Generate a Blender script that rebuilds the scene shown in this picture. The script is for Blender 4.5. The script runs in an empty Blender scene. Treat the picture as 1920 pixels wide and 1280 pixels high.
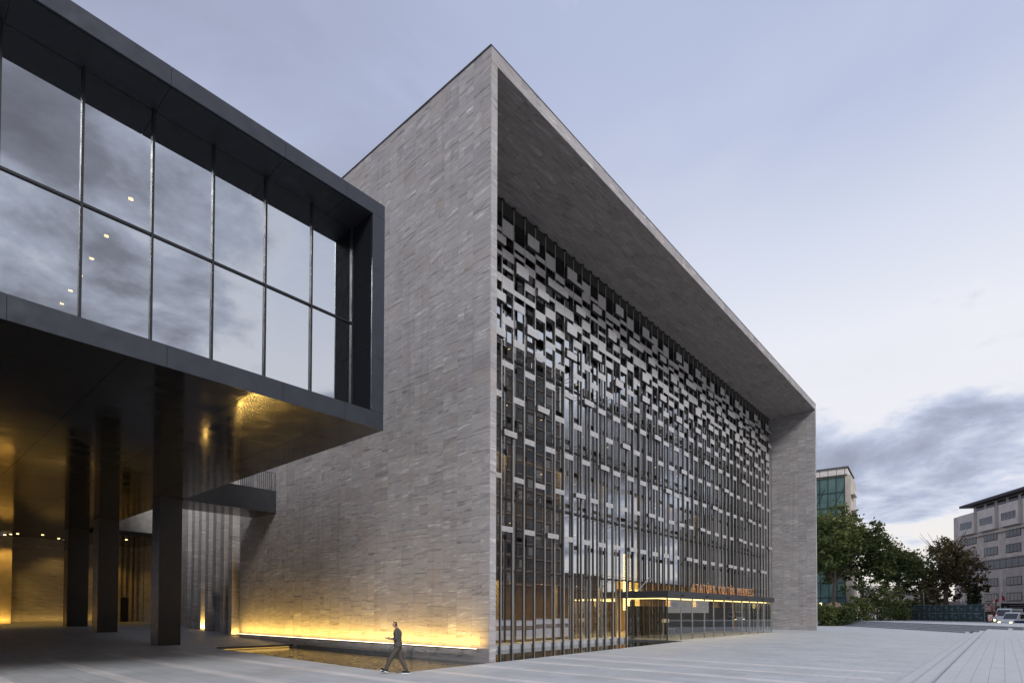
import bpy, bmesh, math, random
from mathutils import Vector, Matrix
R = math.radians
random.seed(7)
S = bpy.context.scene
COL = S.collection

# ------------------------------------------------------------------ camera
CAM = Vector((-16.8764, -15.9085, 2.05))
YAW, PITCH, ROLL, FPX, SY = 0.71515, 0.019909, 0.0028984, 1060.81, 484.28
fw = Vector((math.cos(YAW)*math.cos(PITCH), math.sin(YAW)*math.cos(PITCH), math.sin(PITCH)))
rt = Vector((math.sin(YAW), -math.cos(YAW), 0)); up = rt.cross(fw)
r2 = rt*math.cos(ROLL) + up*math.sin(ROLL); u2 = -rt*math.sin(ROLL) + up*math.cos(ROLL)
cd = bpy.data.cameras.new('camera'); cam = bpy.data.objects.new('camera', cd); COL.objects.link(cam)
cam.matrix_world = Matrix(((r2.x, u2.x, -fw.x, CAM.x), (r2.y, u2.y, -fw.y, CAM.y), (r2.z, u2.z, -fw.z, CAM.z), (0, 0, 0, 1)))
cd.sensor_width = 36; cd.lens = FPX/1920*36; cd.shift_y = SY/1920; cd.clip_end = 5000; cd.clip_start = 0.1
S.camera = cam

# ------------------------------------------------------------------ render settings
S.render.engine = 'CYCLES'
S.view_settings.view_transform = 'Standard'; S.view_settings.look = 'None'
S.view_settings.gamma = 1; S.view_settings.exposure = 1.0; S.view_settings.use_curve_mapping = False
cy = S.cycles
cy.use_denoising = True; cy.max_bounces = 8; cy.diffuse_bounces = 3; cy.glossy_bounces = 4; cy.transparent_max_bounces = 12
cy.transmission_bounces = 4; cy.caustics_reflective = False; cy.caustics_refractive = False; cy.sample_clamp_indirect = 4
cy.use_light_tree = True; cy.blur_glossy = 0.5

# ------------------------------------------------------------------ world: dusk sky with clouds
SUN_AZ = R(-117); SUN_EL = R(38)
W = bpy.data.worlds.new('World'); S.world = W; W.use_nodes = True
nt = W.node_tree; nt.nodes.clear()
def N(t, typ, **kw):
    n = t.nodes.new(typ)
    for k, v in kw.items():
        if k.startswith('i_'):
            key = k[2:]; key = int(key) if key.isdigit() else key
            n.inputs[key].default_value = v
        else: setattr(n, k, v)
    return n
def M(t, op, a, b=None, c=None, clamp=False):
    n = t.nodes.new('ShaderNodeMath'); n.operation = op; n.use_clamp = clamp
    for i, v in enumerate((a, b, c)):
        if v is None: continue
        if isinstance(v, (int, float)): n.inputs[i].default_value = v
        else: t.links.new(v, n.inputs[i])
    return n.outputs[0]
def ramp(t, fac, stops, interp='LINEAR'):
    n = t.nodes.new('ShaderNodeValToRGB'); n.color_ramp.interpolation = interp
    e = n.color_ramp.elements
    while len(e) < len(stops): e.new(0.5)
    for x, (p, c) in zip(e, stops):
        x.position = p; x.color = (c, c, c, 1) if isinstance(c, (int, float)) else (*c, 1)
    if fac is not None: t.links.new(fac, n.inputs[0])
    return n.outputs[0]
def mixc(t, fac, a, b, mode='MIX'):
    n = t.nodes.new('ShaderNodeMix'); n.data_type = 'RGBA'; n.blend_type = mode
    for sock, v in ((n.inputs[0], fac), (n.inputs[6], a), (n.inputs[7], b)):
        if isinstance(v, (int, float)): sock.default_value = v
        elif isinstance(v, tuple): sock.default_value = (*v, 1)
        else: t.links.new(v, sock)
    return n.outputs[2]
def smooth(t, v, lo, hi):
    n = t.nodes.new('ShaderNodeMapRange'); n.interpolation_type = 'SMOOTHSTEP'; n.clamp = True
    t.links.new(v, n.inputs[0]); n.inputs[1].default_value = lo; n.inputs[2].default_value = hi
    return n.outputs[0]
tc = N(nt, 'ShaderNodeTexCoord'); sep = N(nt, 'ShaderNodeSeparateXYZ'); nt.links.new(tc.outputs['Generated'], sep.inputs[0])
dx, dy, dz = sep.outputs
zc = M(nt, 'MAXIMUM', dz, 0.0)
sky = N(nt, 'ShaderNodeTexSky', sky_type='NISHITA', sun_disc=False, sun_elevation=SUN_EL, sun_rotation=math.pi/2 - SUN_AZ,
        altitude=60, air_density=1.0, dust_density=2.0, ozone_density=2.0)
nish = mixc(nt, 1.0, sky.outputs[0], (0.055, 0.055, 0.055), 'MULTIPLY')
grad = ramp(nt, zc, [(0.0, (0.97, 0.89, 0.80)), (0.07, (0.95, 0.91, 0.87)), (0.18, (0.92, 0.91, 0.93)), (0.38, (0.89, 0.905, 0.98)), (0.50, (0.715, 0.765, 0.905)), (0.62, (0.51, 0.575, 0.785)), (0.78, (0.48, 0.545, 0.75)), (1.0, (0.47, 0.53, 0.73))])
base = mixc(nt, 0.94, nish, grad)
# cloud coordinates on a plane overhead
den = M(nt, 'ADD', zc, 0.16)
cx_ = M(nt, 'DIVIDE', dx, den); cy_ = M(nt, 'DIVIDE', dy, den)
comb = N(nt, 'ShaderNodeCombineXYZ'); nt.links.new(cx_, comb.inputs[0]); nt.links.new(cy_, comb.inputs[1])
def cnoise(scale, detail, rough, dist, off, sx=1.0, sy=1.0):
    mp = N(nt, 'ShaderNodeMapping'); mp.inputs['Location'].default_value = off; mp.inputs['Scale'].default_value = (sx, sy, 1)
    nt.links.new(comb.outputs[0], mp.inputs[0])
    n = N(nt, 'ShaderNodeTexNoise'); n.inputs['Scale'].default_value = scale; n.inputs['Detail'].default_value = detail
    n.inputs['Roughness'].default_value = rough; n.inputs['Distortion'].default_value = dist
    nt.links.new(mp.outputs[0], n.inputs['Vector']); return n.outputs[0]
# thin high veil
veil = smooth(nt, cnoise(0.9, 5, 0.5, 0.7, (3.1, 1.7, 0.0), 1.0, 0.6), 0.46, 0.74)
c0 = mixc(nt, M(nt, 'MULTIPLY', veil, 0.5), base, (0.76, 0.77, 0.86))
grey = M(nt, 'MULTIPLY', smooth(nt, cnoise(1.3, 6, 0.55, 0.6, (4.4, 2.3, 0.0), 0.8, 1.5), 0.30, 0.62), smooth(nt, dy, 0.30, 0.80))
c1 = mixc(nt, M(nt, 'MULTIPLY', grey, 0.95), c0, (0.335, 0.362, 0.50))
# heavier cloud: more of it low down and towards the west
west = M(nt, 'MULTIPLY', M(nt, 'MAXIMUM', M(nt, 'MULTIPLY', dy, -1.0), 0.0), 0.235)
bank = M(nt, 'MULTIPLY', M(nt, 'SUBTRACT', 1.0, smooth(nt, zc, 0.22, 0.38)), M(nt, 'MULTIPLY', smooth(nt, zc, 0.07, 0.19), 0.25))
cov = M(nt, 'SUBTRACT', M(nt, 'ADD', west, bank), 0.085)
n2 = cnoise(1.15, 8, 0.56, 0.35, (0.4, 14.2, 0.0))
n3 = cnoise(3.1, 7, 0.60, 0.5, (2.7, 4.9, 0.0))
dens = M(nt, 'ADD', M(nt, 'ADD', n2, M(nt, 'MULTIPLY', M(nt, 'SUBTRACT', n3, 0.5), 0.34)), cov)
mask = smooth(nt, dens, 0.50, 0.60)
sf = smooth(nt, dens, 0.50, 0.84)
sh_e = ramp(nt, sf, [(0.0, (0.88, 0.88, 0.93)), (0.25, (0.60, 0.66, 0.82)), (0.55, (0.41, 0.465, 0.62)), (1.0, (0.27, 0.30, 0.41))])
sh_w = ramp(nt, sf, [(0.0, (0.88, 0.88, 0.93)), (0.25, (0.52, 0.55, 0.66)), (0.55, (0.27, 0.275, 0.33)), (1.0, (0.125, 0.117, 0.130))])
shade = mixc(nt, smooth(nt, dy, -0.55, -0.05), sh_w, sh_e)
c2 = mixc(nt, M(nt, 'MULTIPLY', mask, 0.92), c1, shade)
low = smooth(nt, dz, -0.02, 0.0)
c3 = mixc(nt, low, (0.16, 0.165, 0.175), c2)
bg = N(nt, 'ShaderNodeBackground', i_Strength=0.50); nt.links.new(c3, bg.inputs[0])
wo = N(nt, 'ShaderNodeOutputWorld'); nt.links.new(bg.outputs[0], wo.inputs[0])

# ------------------------------------------------------------------ sun (already low and veiled, very soft)
sl = bpy.data.lights.new('sun', 'SUN'); sl.energy = 1.5; sl.angle = R(18); sl.color = (1.0, 0.975, 0.96)
so = bpy.data.objects.new('sun', sl); COL.objects.link(so)
sd = Vector((math.cos(SUN_AZ)*math.cos(SUN_EL), math.sin(SUN_AZ)*math.cos(SUN_EL), math.sin(SUN_EL)))
so.rotation_euler = sd.to_track_quat('Z', 'Y').to_euler()

# ------------------------------------------------------------------ materials
MATS = {}
def newmat(name):
    m = bpy.data.materials.new(name); m.use_nodes = True; MATS[name] = m
    t = m.node_tree; b = t.nodes['Principled BSDF']; return m, t, b
def plain(name, col, rough=0.6, metal=0.0, spec=0.5, var=0.06, scale=3.0, bump=0.0):
    m, t, b = newmat(name)
    b.inputs['Roughness'].default_value = rough; b.inputs['Metallic'].default_value = metal; b.inputs['Specular IOR Level'].default_value = spec
    g = N(t, 'ShaderNodeNewGeometry'); n = N(t, 'ShaderNodeTexNoise'); n.inputs['Scale'].default_value = scale; n.inputs['Detail'].default_value = 5
    t.links.new(g.outputs['Position'], n.inputs['Vector'])
    f = ramp(t, n.outputs[0], [(0.3, 1.0-var*1.5), (0.7, 1.0+var*1.5)])
    c = mixc(t, 1.0, (*col,), f, 'MULTIPLY'); t.links.new(c, b.inputs['Base Color'])
    r = ramp(t, n.outputs[0], [(0.3, max(rough-0.06, 0.02)), (0.7, min(rough+0.08, 1))]); t.links.new(r, b.inputs['Roughness'])
    if bump:
        bp = N(t, 'ShaderNodeBump'); bp.inputs['Strength'].default_value = bump; bp.inputs['Distance'].default_value = 0.02
        t.links.new(n.outputs[0], bp.inputs['Height']); t.links.new(bp.outputs[0], b.inputs['Normal'])
    return m
def emit(name, col, strength):
    m = bpy.data.materials.new(name); m.use_nodes = True; t = m.node_tree; t.nodes.clear()
    e = N(t, 'ShaderNodeEmission'); e.inputs[0].default_value = (*col, 1); e.inputs[1].default_value = strength
    o = N(t, 'ShaderNodeOutputMaterial'); t.links.new(e.outputs[0], o.inputs[0]); MATS[name] = m; return m
def stone(name, horiz, ca, cb, cc):
    """layered gneiss: streaks run along the bed, each slab has its own tone and offset"""
    m, t, b = newmat(name)
    g = N(t, 'ShaderNodeNewGeometry'); sp = N(t, 'ShaderNodeSeparateXYZ'); t.links.new(g.outputs['Position'], sp.inputs[0])
    at = N(t, 'ShaderNodeAttribute', attribute_name='tone')
    tone = at.outputs['Fac']
    if horiz: u = sp.outputs[0]; v = sp.outputs[1]
    else: u = M(t, 'ADD', sp.outputs[0], sp.outputs[1]); v = sp.outputs[2]
    t9 = M(t, 'MULTIPLY', tone, 57.0)
    tilt = M(t, 'MULTIPLY', M(t, 'SUBTRACT', M(t, 'FRACT', M(t, 'MULTIPLY', tone, 7.31)), 0.15), 0.22)
    v2 = M(t, 'ADD', v, M(t, 'MULTIPLY', u, tilt))
    def streak(su, sv, det, dist):
        c = N(t, 'ShaderNodeCombineXYZ'); t.links.new(M(t, 'MULTIPLY', u, su), c.inputs[0]); t.links.new(M(t, 'MULTIPLY', v2, sv), c.inputs[1]); t.links.new(t9, c.inputs[2])
        n = N(t, 'ShaderNodeTexNoise'); n.inputs['Scale'].default_value = 1.0; n.inputs['Detail'].default_value = det; n.inputs['Roughness'].default_value = 0.62; n.inputs['Distortion'].default_value = dist
        t.links.new(c.outputs[0], n.inputs['Vector']); return n.outputs[0]
    s1 = streak(0.8, 7.5, 6, 0.6); s2 = streak(2.0, 24.0, 5, 0.3); s3 = streak(0.5, 2.0, 3, 0.6)
    f = M(t, 'ADD', M(t, 'MULTIPLY', s1, 0.55), M(t, 'ADD', M(t, 'MULTIPLY', s2, 0.25), M(t, 'MULTIPLY', s3, 0.2)))
    col = ramp(t, f, [(0.36, ca), (0.47, cb), (0.54, cb), (0.64, cc)])
    tf = M(t, 'FRACT', M(t, 'MULTIPLY', tone, 3.77))
    col = mixc(t, 1.0, col, ramp(t, tone, [(0.0, (0.86, 0.85, 0.86)), (0.5, (1, 1, 1)), (1.0, (1.10, 1.09, 1.08))]), 'MULTIPLY')
    if not horiz:
        c9 = N(t, 'ShaderNodeCombineXYZ'); t.links.new(M(t, 'MULTIPLY', u, 2.4), c9.inputs[0]); t.links.new(M(t, 'MULTIPLY', v, 0.10), c9.inputs[1])
        rn = N(t, 'ShaderNodeTexNoise'); rn.inputs['Scale'].default_value = 1.0; rn.inputs['Detail'].default_value = 4; t.links.new(c9.outputs[0], rn.inputs['Vector'])
        wet = M(t, 'MULTIPLY', smooth(t, rn.outputs[0], 0.52, 0.72), 0.22)
        big = N(t, 'ShaderNodeTexNoise'); big.inputs['Scale'].default_value = 0.28; big.inputs['Detail'].default_value = 3; t.links.new(g.outputs['Position'], big.inputs['Vector'])
        col = mixc(t, M(t, 'ADD', wet, M(t, 'MULTIPLY', smooth(t, big.outputs[0], 0.45, 0.7), 0.16)), col, (0.16, 0.15, 0.15))
    warm = smooth(t, tf, 0.80, 0.97)
    col = mixc(t, M(t, 'MULTIPLY', warm, 0.30), col, (0.34, 0.285, 0.245))
    t.links.new(col, b.inputs['Base Color']); b.inputs['Roughness'].default_value = 0.75; b.inputs['Specular IOR Level'].default_value = 0.25
    bp = N(t, 'ShaderNodeBump'); bp.inputs['Strength'].default_value = 0.45; bp.inputs['Distance'].default_value = 0.03
    t.links.new(f, bp.inputs['Height']); t.links.new(bp.outputs[0], b.inputs['Normal'])
    return m
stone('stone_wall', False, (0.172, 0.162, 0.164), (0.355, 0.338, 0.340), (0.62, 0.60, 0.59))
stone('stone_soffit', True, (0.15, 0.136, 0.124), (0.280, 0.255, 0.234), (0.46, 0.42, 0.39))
def glass(name, tint, refl, rough=0.0, gcol=(0.92, 0.96, 1.0)):
    m = bpy.data.materials.new(name); m.use_nodes = True; t = m.node_tree; t.nodes.clear(); MATS[name] = m
    tr = N(t, 'ShaderNodeBsdfTransparent'); tr.inputs[0].default_value = (*tint, 1)
    gl = N(t, 'ShaderNodeBsdfGlossy'); gl.inputs['Color'].default_value = (*gcol, 1); gl.inputs['Roughness'].default_value = rough
    lw = N(t, 'ShaderNodeFresnel'); lw.inputs[0].default_value = 1.5
    f = M(t, 'ADD', M(t, 'MULTIPLY', lw.outputs[0], 1.0-refl), refl, clamp=True)
    mx = N(t, 'ShaderNodeMixShader'); t.links.new(f, mx.inputs[0]); t.links.new(tr.outputs[0], mx.inputs[1]); t.links.new(gl.outputs[0], mx.inputs[2])
    o = N(t, 'ShaderNodeOutputMaterial'); t.links.new(mx.outputs[0], o.inputs[0]); return m
glass('glass_facade', (0.42, 0.43, 0.40), 0.58)
glass('glass_box', (0.30, 0.32, 0.34), 0.66)
glass('glass_vestibule', (0.80, 0.83, 0.82), 0.10)
plain('cap_alloy', (0.58, 0.56, 0.54), 0.38, 0.7, 0.5, 0.04, 6)
plain('aluminium', (0.88, 0.855, 0.83), 0.36, 0.78, 0.5, 0.04, 6)
plain('bronze_dark', (0.040, 0.038, 0.036), 0.5, 0.0, 0.4, 0.05, 5)
plain('black_metal', (0.055, 0.060, 0.072), 0.34, 0.55, 0.5, 0.05, 2.2)
plain('black_soffit', (0.016, 0.015, 0.014), 0.09, 0.25, 0.6, 0.06, 1.5)
plain('black_matte', (0.022, 0.022, 0.026), 0.55, 0.0, 0.3, 0.05, 4)
plain('black_flat', (0.012, 0.013, 0.017), 0.9, 0.0, 0.08, 0.05, 4)
plain('column_black', (0.028, 0.028, 0.034), 0.42, 0.2, 0.4, 0.05, 3)
plain('frame_steel', (0.05, 0.052, 0.058), 0.4, 0.3, 0.5, 0.04, 4)
plain('frame_dark', (0.018, 0.019, 0.022), 0.5, 0.0, 0.3, 0.04, 4)
plain('glazing_bar', (0.30, 0.32, 0.34), 0.35, 0.5, 0.5, 0.03, 4)
plain('concrete', (0.34, 0.33, 0.32), 0.85, 0, 0.2, 0.12, 2.5, 0.2)
plain('roof_dark', (0.10, 0.10, 0.105), 0.8, 0, 0.2, 0.05, 3)
plain('interior_wall', (0.26, 0.19, 0.12), 0.7, 0, 0.3, 0.10, 1.2)
plain('interior_floor', (0.30, 0.27, 0.22), 0.35, 0, 0.4, 0.06, 1.5)
plain('gold_wall', (0.50, 0.40, 0.24), 0.5, 0, 0.4, 0.08, 2)
plain('bark', (0.085, 0.066, 0.052), 0.9, 0, 0.2, 0.2, 6, 0.4)
plain('rubber', (0.02, 0.02, 0.02), 0.7, 0, 0.3, 0.05, 8)
plain('van_white', (0.70, 0.72, 0.74), 0.3, 0, 0.5, 0.03, 2)
plain('police_blue', (0.02, 0.05, 0.16), 0.3, 0, 0.5, 0.03, 2)
plain('fence_green', (0.035, 0.062, 0.066), 0.6, 0, 0.3, 0.18, 2.5)
plain('fence_frame', (0.12, 0.16, 0.17), 0.5, 0.2, 0.4, 0.06, 4)
plain('office_wall', (0.56, 0.505, 0.47), 0.85, 0, 0.2, 0.10, 0.8)
plain('office_white', (0.66, 0.61, 0.58), 0.8, 0, 0.2, 0.06, 0.8)
plain('cream', (0.50, 0.46, 0.40), 0.8, 0, 0.2, 0.06, 1)
plain('hotel_wall', (0.23, 0.17, 0.125), 0.85, 0, 0.2, 0.10, 0.25)
plain('dark_window', (0.03, 0.035, 0.04), 0.08, 0, 0.8, 0.03, 1)
plain('asphalt', (0.055, 0.055, 0.058), 0.9, 0, 0.2, 0.12, 1.5)
plain('dark_stone', (0.085, 0.088, 0.092), 0.55, 0, 0.4, 0.14, 2.5, 0.1)
plain('step_dark', (0.36, 0.37, 0.39), 0.7, 0, 0.3, 0.10, 2)
plain('flag_red', (0.45, 0.02, 0.03), 0.8, 0, 0.2, 0.06, 3)
plain('flag_white', (0.72, 0.72, 0.75), 0.8, 0, 0.2, 0.04, 3)
plain('letter_copper', (0.52, 0.29, 0.15), 0.4, 0.3, 0.5, 0.05, 4)
plain('skin', (0.42, 0.25, 0.18), 0.55, 0, 0.3, 0.03, 20)
plain('shirt', (0.075, 0.072, 0.066), 0.9, 0, 0.2, 0.08, 14)
plain('trousers', (0.085, 0.070, 0.062), 0.9, 0, 0.2, 0.08, 14)
plain('hair', (0.02, 0.018, 0.018), 0.7, 0, 0.3, 0.1, 30)
plain('shoe', (0.02, 0.02, 0.022), 0.6, 0, 0.3, 0.05, 20)
plain('white_paint', (0.75, 0.75, 0.75), 0.5, 0, 0.4, 0.03, 4)
plain('awning', (0.42, 0.30, 0.22), 0.85, 0, 0.2, 0.05, 2)
plain('text_grey', (0.25, 0.25, 0.26), 0.8, 0, 0.2, 0.03, 4)
emit('led_strip', (1.0, 0.80, 0.50), 3.0)
emit('led_gold', (1.0, 0.60, 0.14), 0.55)
emit('downlight_glow', (1.0, 0.70, 0.30), 3.0)
emit('track_glow', (1.0, 0.62, 0.25), 7.0)
emit('vestibule_glow', (1.0, 0.70, 0.24), 2.2)
emit('chandelier_glow', (1.0, 0.72, 0.20), 3.2)
emit('headlight_glow', (1.0, 0.75, 0.30), 5.0)
emit('red_glow', (1.0, 0.06, 0.03), 2.5)

# paving: fine grained granite with faint joints and worn patches
def paving(name, col, jx, jy, jstr):
    m, t, b = newmat(name)
    g = N(t, 'ShaderNodeNewGeometry'); sp = N(t, 'ShaderNodeSeparateXYZ'); t.links.new(g.outputs['Position'], sp.inputs[0])
    def nz(sc, det, sx=1, sy=1):
        mp = N(t, 'ShaderNodeMapping'); mp.inputs['Scale'].default_value = (sx, sy, 1); t.links.new(g.outputs['Position'], mp.inputs[0])
        n = N(t, 'ShaderNodeTexNoise'); n.inputs['Scale'].default_value = sc; n.inputs['Detail'].default_value = det; n.inputs['Roughness'].default_value = 0.65
        t.links.new(mp.outputs[0], n.inputs['Vector']); return n.outputs[0]
    a = nz(0.35, 6); s = nz(2.6, 5, 0.35, 1.0); fgr = nz(40, 2)
    ix = M(t, 'FLOOR', M(t, 'DIVIDE', sp.outputs[0], jx)); iy = M(t, 'FLOOR', M(t, 'DIVIDE', M(t, 'ADD', sp.outputs[1], M(t, 'MULTIPLY', ix, 0.37)), jy))
    cc = N(t, 'ShaderNodeCombineXYZ'); t.links.new(ix, cc.inputs[0]); t.links.new(iy, cc.inputs[1])
    wn = N(t, 'ShaderNodeTexWhiteNoise'); t.links.new(cc.outputs[0], wn.inputs['Vector'])
    fx = M(t, 'ABSOLUTE', M(t, 'SUBTRACT', M(t, 'FRACT', M(t, 'DIVIDE', sp.outputs[0], jx)), 0.5))
    fy = M(t, 'ABSOLUTE', M(t, 'SUBTRACT', M(t, 'FRACT', M(t, 'DIVIDE', M(t, 'ADD', sp.outputs[1], M(t, 'MULTIPLY', ix, 0.37)), jy)), 0.5))
    jn = M(t, 'MAXIMUM', M(t, 'GREATER_THAN', fx, 0.5-0.007/jx), M(t, 'GREATER_THAN', fy, 0.5-0.007/jy))
    k = M(t, 'ADD', M(t, 'MULTIPLY', M(t, 'SUBTRACT', a, 0.5), 0.30), M(t, 'ADD', M(t, 'MULTIPLY', M(t, 'SUBTRACT', s, 0.5), 0.22), M(t, 'MULTIPLY', M(t, 'SUBTRACT', wn.outputs[0], 0.5), 0.15)))
    k = M(t, 'ADD', k, M(t, 'MULTIPLY', M(t, 'SUBTRACT', fgr, 0.5), 0.20))
    st = smooth(t, nz(0.9, 7, 0.5, 1.0), 0.60, 0.74); k = M(t, 'SUBTRACT', k, M(t, 'MULTIPLY', st, 0.16))
    sp2 = smooth(t, nz(7.0, 2), 0.735, 0.76); k = M(t, 'SUBTRACT', k, M(t, 'MULTIPLY', sp2, 0.16))
    k = M(t, 'SUBTRACT', M(t, 'ADD', k, 1.0), M(t, 'MULTIPLY', jn, jstr))
    cb = N(t, 'ShaderNodeCombineColor'); [t.links.new(k, cb.inputs[i]) for i in range(3)]
    c = mixc(t, 1.0, col, cb.outputs[0], 'MULTIPLY'); t.links.new(c, b.inputs['Base Color'])
    r = ramp(t, a, [(0.35, 0.46), (0.65, 0.68)]); t.links.new(r, b.inputs['Roughness']); b.inputs['Specular IOR Level'].default_value = 0.35
    return m
paving('plaza_stone', (0.395, 0.412, 0.436), 0.6, 1.2, 0.5)
paving('band_stone', (0.52, 0.505, 0.51), 0.45, 1.2, 0.34)
paving('terrace_stone', (0.42, 0.435, 0.46), 50.0, 50.0, 0.0)

# water
m, t, b = newmat('water')
b.inputs['Base Color'].default_value = (0.012, 0.016, 0.014, 1); b.inputs['Roughness'].default_value = 0.03; b.inputs['Specular IOR Level'].default_value = 0.9
g = N(t, 'ShaderNodeNewGeometry'); n = N(t, 'ShaderNodeTexNoise'); n.inputs['Scale'].default_value = 3.4; n.inputs['Detail'].default_value = 2
t.links.new(g.outputs['Position'], n.inputs['Vector'])
sp = N(t, 'ShaderNodeSeparateXYZ'); t.links.new(g.outputs['Position'], sp.inputs[0])
calm = M(t, 'SUBTRACT', 1.0, smooth(t, sp.outputs[0], -0.6, 0.6))   # ripples on the windy side court, calm in the shelter of the portal
bp = N(t, 'ShaderNodeBump'); bp.inputs['Distance'].default_value = 0.11; t.links.new(n.outputs[0], bp.inputs['Height'])
t.links.new(M(t, 'ADD', M(t, 'MULTIPLY', calm, 1.0), 0.008), bp.inputs['Strength']); t.links.new(bp.outputs[0], b.inputs['Normal'])

# netting, posters, leaves
m, t, b = newmat('scaffold_net')
g = N(t, 'ShaderNodeNewGeometry'); n = N(t, 'ShaderNodeTexNoise'); n.inputs['Scale'].default_value = 0.5; n.inputs['Detail'].default_value = 6
t.links.new(g.outputs['Position'], n.inputs['Vector'])
t.links.new(ramp(t, n.outputs[0], [(0.35, (0.055, 0.115, 0.115)), (0.65, (0.10, 0.185, 0.18))]), b.inputs['Base Color']); b.inputs['Roughness'].default_value = 0.9
b.inputs['Alpha'].default_value = 0.82
m, t, b = newmat('poster_print')
g = N(t, 'ShaderNodeNewGeometry'); vo = N(t, 'ShaderNodeTexVoronoi'); vo.inputs['Scale'].default_value = 4.0; t.links.new(g.outputs['Position'], vo.inputs['Vector'])
sv = N(t, 'ShaderNodeSeparateColor'); t.links.new(vo.outputs['Color'], sv.inputs[0])
t.links.new(ramp(t, sv.outputs[0], [(0.0, (0.35, 0.16, 0.13)), (0.3, (0.50, 0.42, 0.40)), (0.55, (0.12, 0.11, 0.11)), (0.75, (0.55, 0.25, 0.20)), (1.0, (0.42, 0.34, 0.28))], 'CONSTANT'), b.inputs['Base Color'])
def leafmat(name, ca, cb, cc):
    m, t, b = newmat(name)
    at = N(t, 'ShaderNodeAttribute', attribute_name='tone')
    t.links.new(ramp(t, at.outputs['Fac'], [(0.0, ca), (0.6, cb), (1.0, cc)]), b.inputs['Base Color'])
    b.inputs['Roughness'].default_value = 0.65; b.inputs['Specular IOR Level'].default_value = 0.2
    tl = N(t, 'ShaderNodeBsdfTranslucent'); t.links.new(b.inputs['Base Color'].links[0].from_socket, tl.inputs[0])
    mx_ = N(t, 'ShaderNodeMixShader', i_0=0.42); t.links.new(b.outputs[0], mx_.inputs[1]); t.links.new(tl.outputs[0], mx_.inputs[2])
    t.links.new(mx_.outputs[0], t.nodes['Material Output'].inputs[0])
    return m
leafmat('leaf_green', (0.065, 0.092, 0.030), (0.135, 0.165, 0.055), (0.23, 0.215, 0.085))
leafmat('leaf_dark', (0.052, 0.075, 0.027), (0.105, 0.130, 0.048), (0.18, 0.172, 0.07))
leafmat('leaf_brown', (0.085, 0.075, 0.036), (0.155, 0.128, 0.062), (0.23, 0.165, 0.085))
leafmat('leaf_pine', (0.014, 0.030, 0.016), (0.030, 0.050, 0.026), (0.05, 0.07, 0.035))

# ------------------------------------------------------------------ mesh helpers
class MB:
    def __init__(s): s.v = []; s.f = []; s.t = []; s.m = []
    def face(s, pts, tone=0.5, mi=0):
        i = len(s.v); s.v += [tuple(p) for p in pts]; s.f.append(tuple(range(i, i+len(pts)))); s.t.append(tone); s.m.append(mi)
    def box(s, x0, x1, y0, y1, z0, z1, tone=0.5, mi=0):
        i = len(s.v)
        s.v += [(x, y, z) for z in (z0, z1) for x, y in ((x0, y0), (x1, y0), (x1, y1), (x0, y1))]
        s.f += [(i+3, i+2, i+1, i), (i+4, i+5, i+6, i+7), (i, i+1, i+5, i+4), (i+1, i+2, i+6, i+5), (i+2, i+3, i+7, i+6), (i+3, i, i+4, i+7)]
        s.t += [tone]*6; s.m += [mi]*6
    def prism(s, poly, z0, z1, tone=0.5, mi=0):   # convex or simple polygon in plan, CCW
        n = len(poly); i = len(s.v)
        s.v += [(x, y, z0) for x, y in poly] + [(x, y, z1) for x, y in poly]
        s.f += [tuple(range(i+n-1, i-1, -1)), tuple(range(i+n, i+2*n))] + [(i+k, i+(k+1) % n, i+n+(k+1) % n, i+n+k) for k in range(n)]
        s.t += [tone]*(n+2); s.m += [mi]*(n+2)
    def obox(s, o, a, bb, c, tone=0.5, mi=0):     # oriented box: origin + 3 edge vectors
        o, a, bb, c = map(Vector, (o, a, bb, c)); i = len(s.v)
        s.v += [tuple(o+p) for p in (Vector(), a, a+bb, bb, c, a+c, a+bb+c, bb+c)]
        s.f += [(i+3, i+2, i+1, i), (i+4, i+5, i+6, i+7), (i, i+1, i+5, i+4), (i+1, i+2, i+6, i+5), (i+2, i+3, i+7, i+6), (i+3, i, i+4, i+7)]
        s.t += [tone]*6; s.m += [mi]*6
    def tube(s, p, q, r0, r1=None, n=6, tone=0.5, mi=0):
        p, q = Vector(p), Vector(q); r1 = r0 if r1 is None else r1
        d = (q-p).normalized(); a = d.orthogonal().normalized(); bb = d.cross(a); i = len(s.v)
        for c, r in ((p, r0), (q, r1)):
            for k in range(n):
                w = 2*math.pi*k/n; s.v.append(tuple(c+a*math.cos(w)*r+bb*math.sin(w)*r))
        s.f += [(i+k, i+(k+1) % n, i+n+(k+1) % n, i+n+k) for k in range(n)] + [tuple(range(i+n-1, i-1, -1)), tuple(range(i+n, i+2*n))]
        s.t += [tone]*(n+2); s.m += [mi]*(n+2)
    def mesh(s, name, mats):
        me = bpy.data.meshes.new(name); me.from_pydata(s.v, [], s.f); me.update()
        for mm in ([mats] if isinstance(mats, str) else mats): me.materials.append(MATS[mm])
        a = me.attributes.new('tone', 'FLOAT', 'FACE'); a.data.foreach_set('value', s.t)
        if any(s.m): me.polygons.foreach_set('material_index', s.m)
        return me
    def build(s, name, mats, parent=None):
        return link(name, s.mesh(name, mats), parent)
def link(name, me, parent=None, loc=None):
    o = bpy.data.objects.new(name, me); COL.objects.link(o)
    if parent is not None: o.parent = parent
    if loc is not None: o.location = loc
    return o
def tag(o, label=None, cat=None, group=None, kind=None):
    for k, v in (('label', label), ('category', cat), ('group', group), ('kind', kind)):
        if v: o[k] = v
    return o
def empty(name, loc=(0, 0, 0), parent=None):
    o = bpy.data.objects.new(name, None); COL.objects.link(o); o.location = loc; o.empty_display_size = 0.2
    if parent is not None: o.parent = parent
    return o
def bx(name, mat, parent, *b):
    mb = MB(); mb.box(*b); return mb.build(name, mat, parent)
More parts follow.
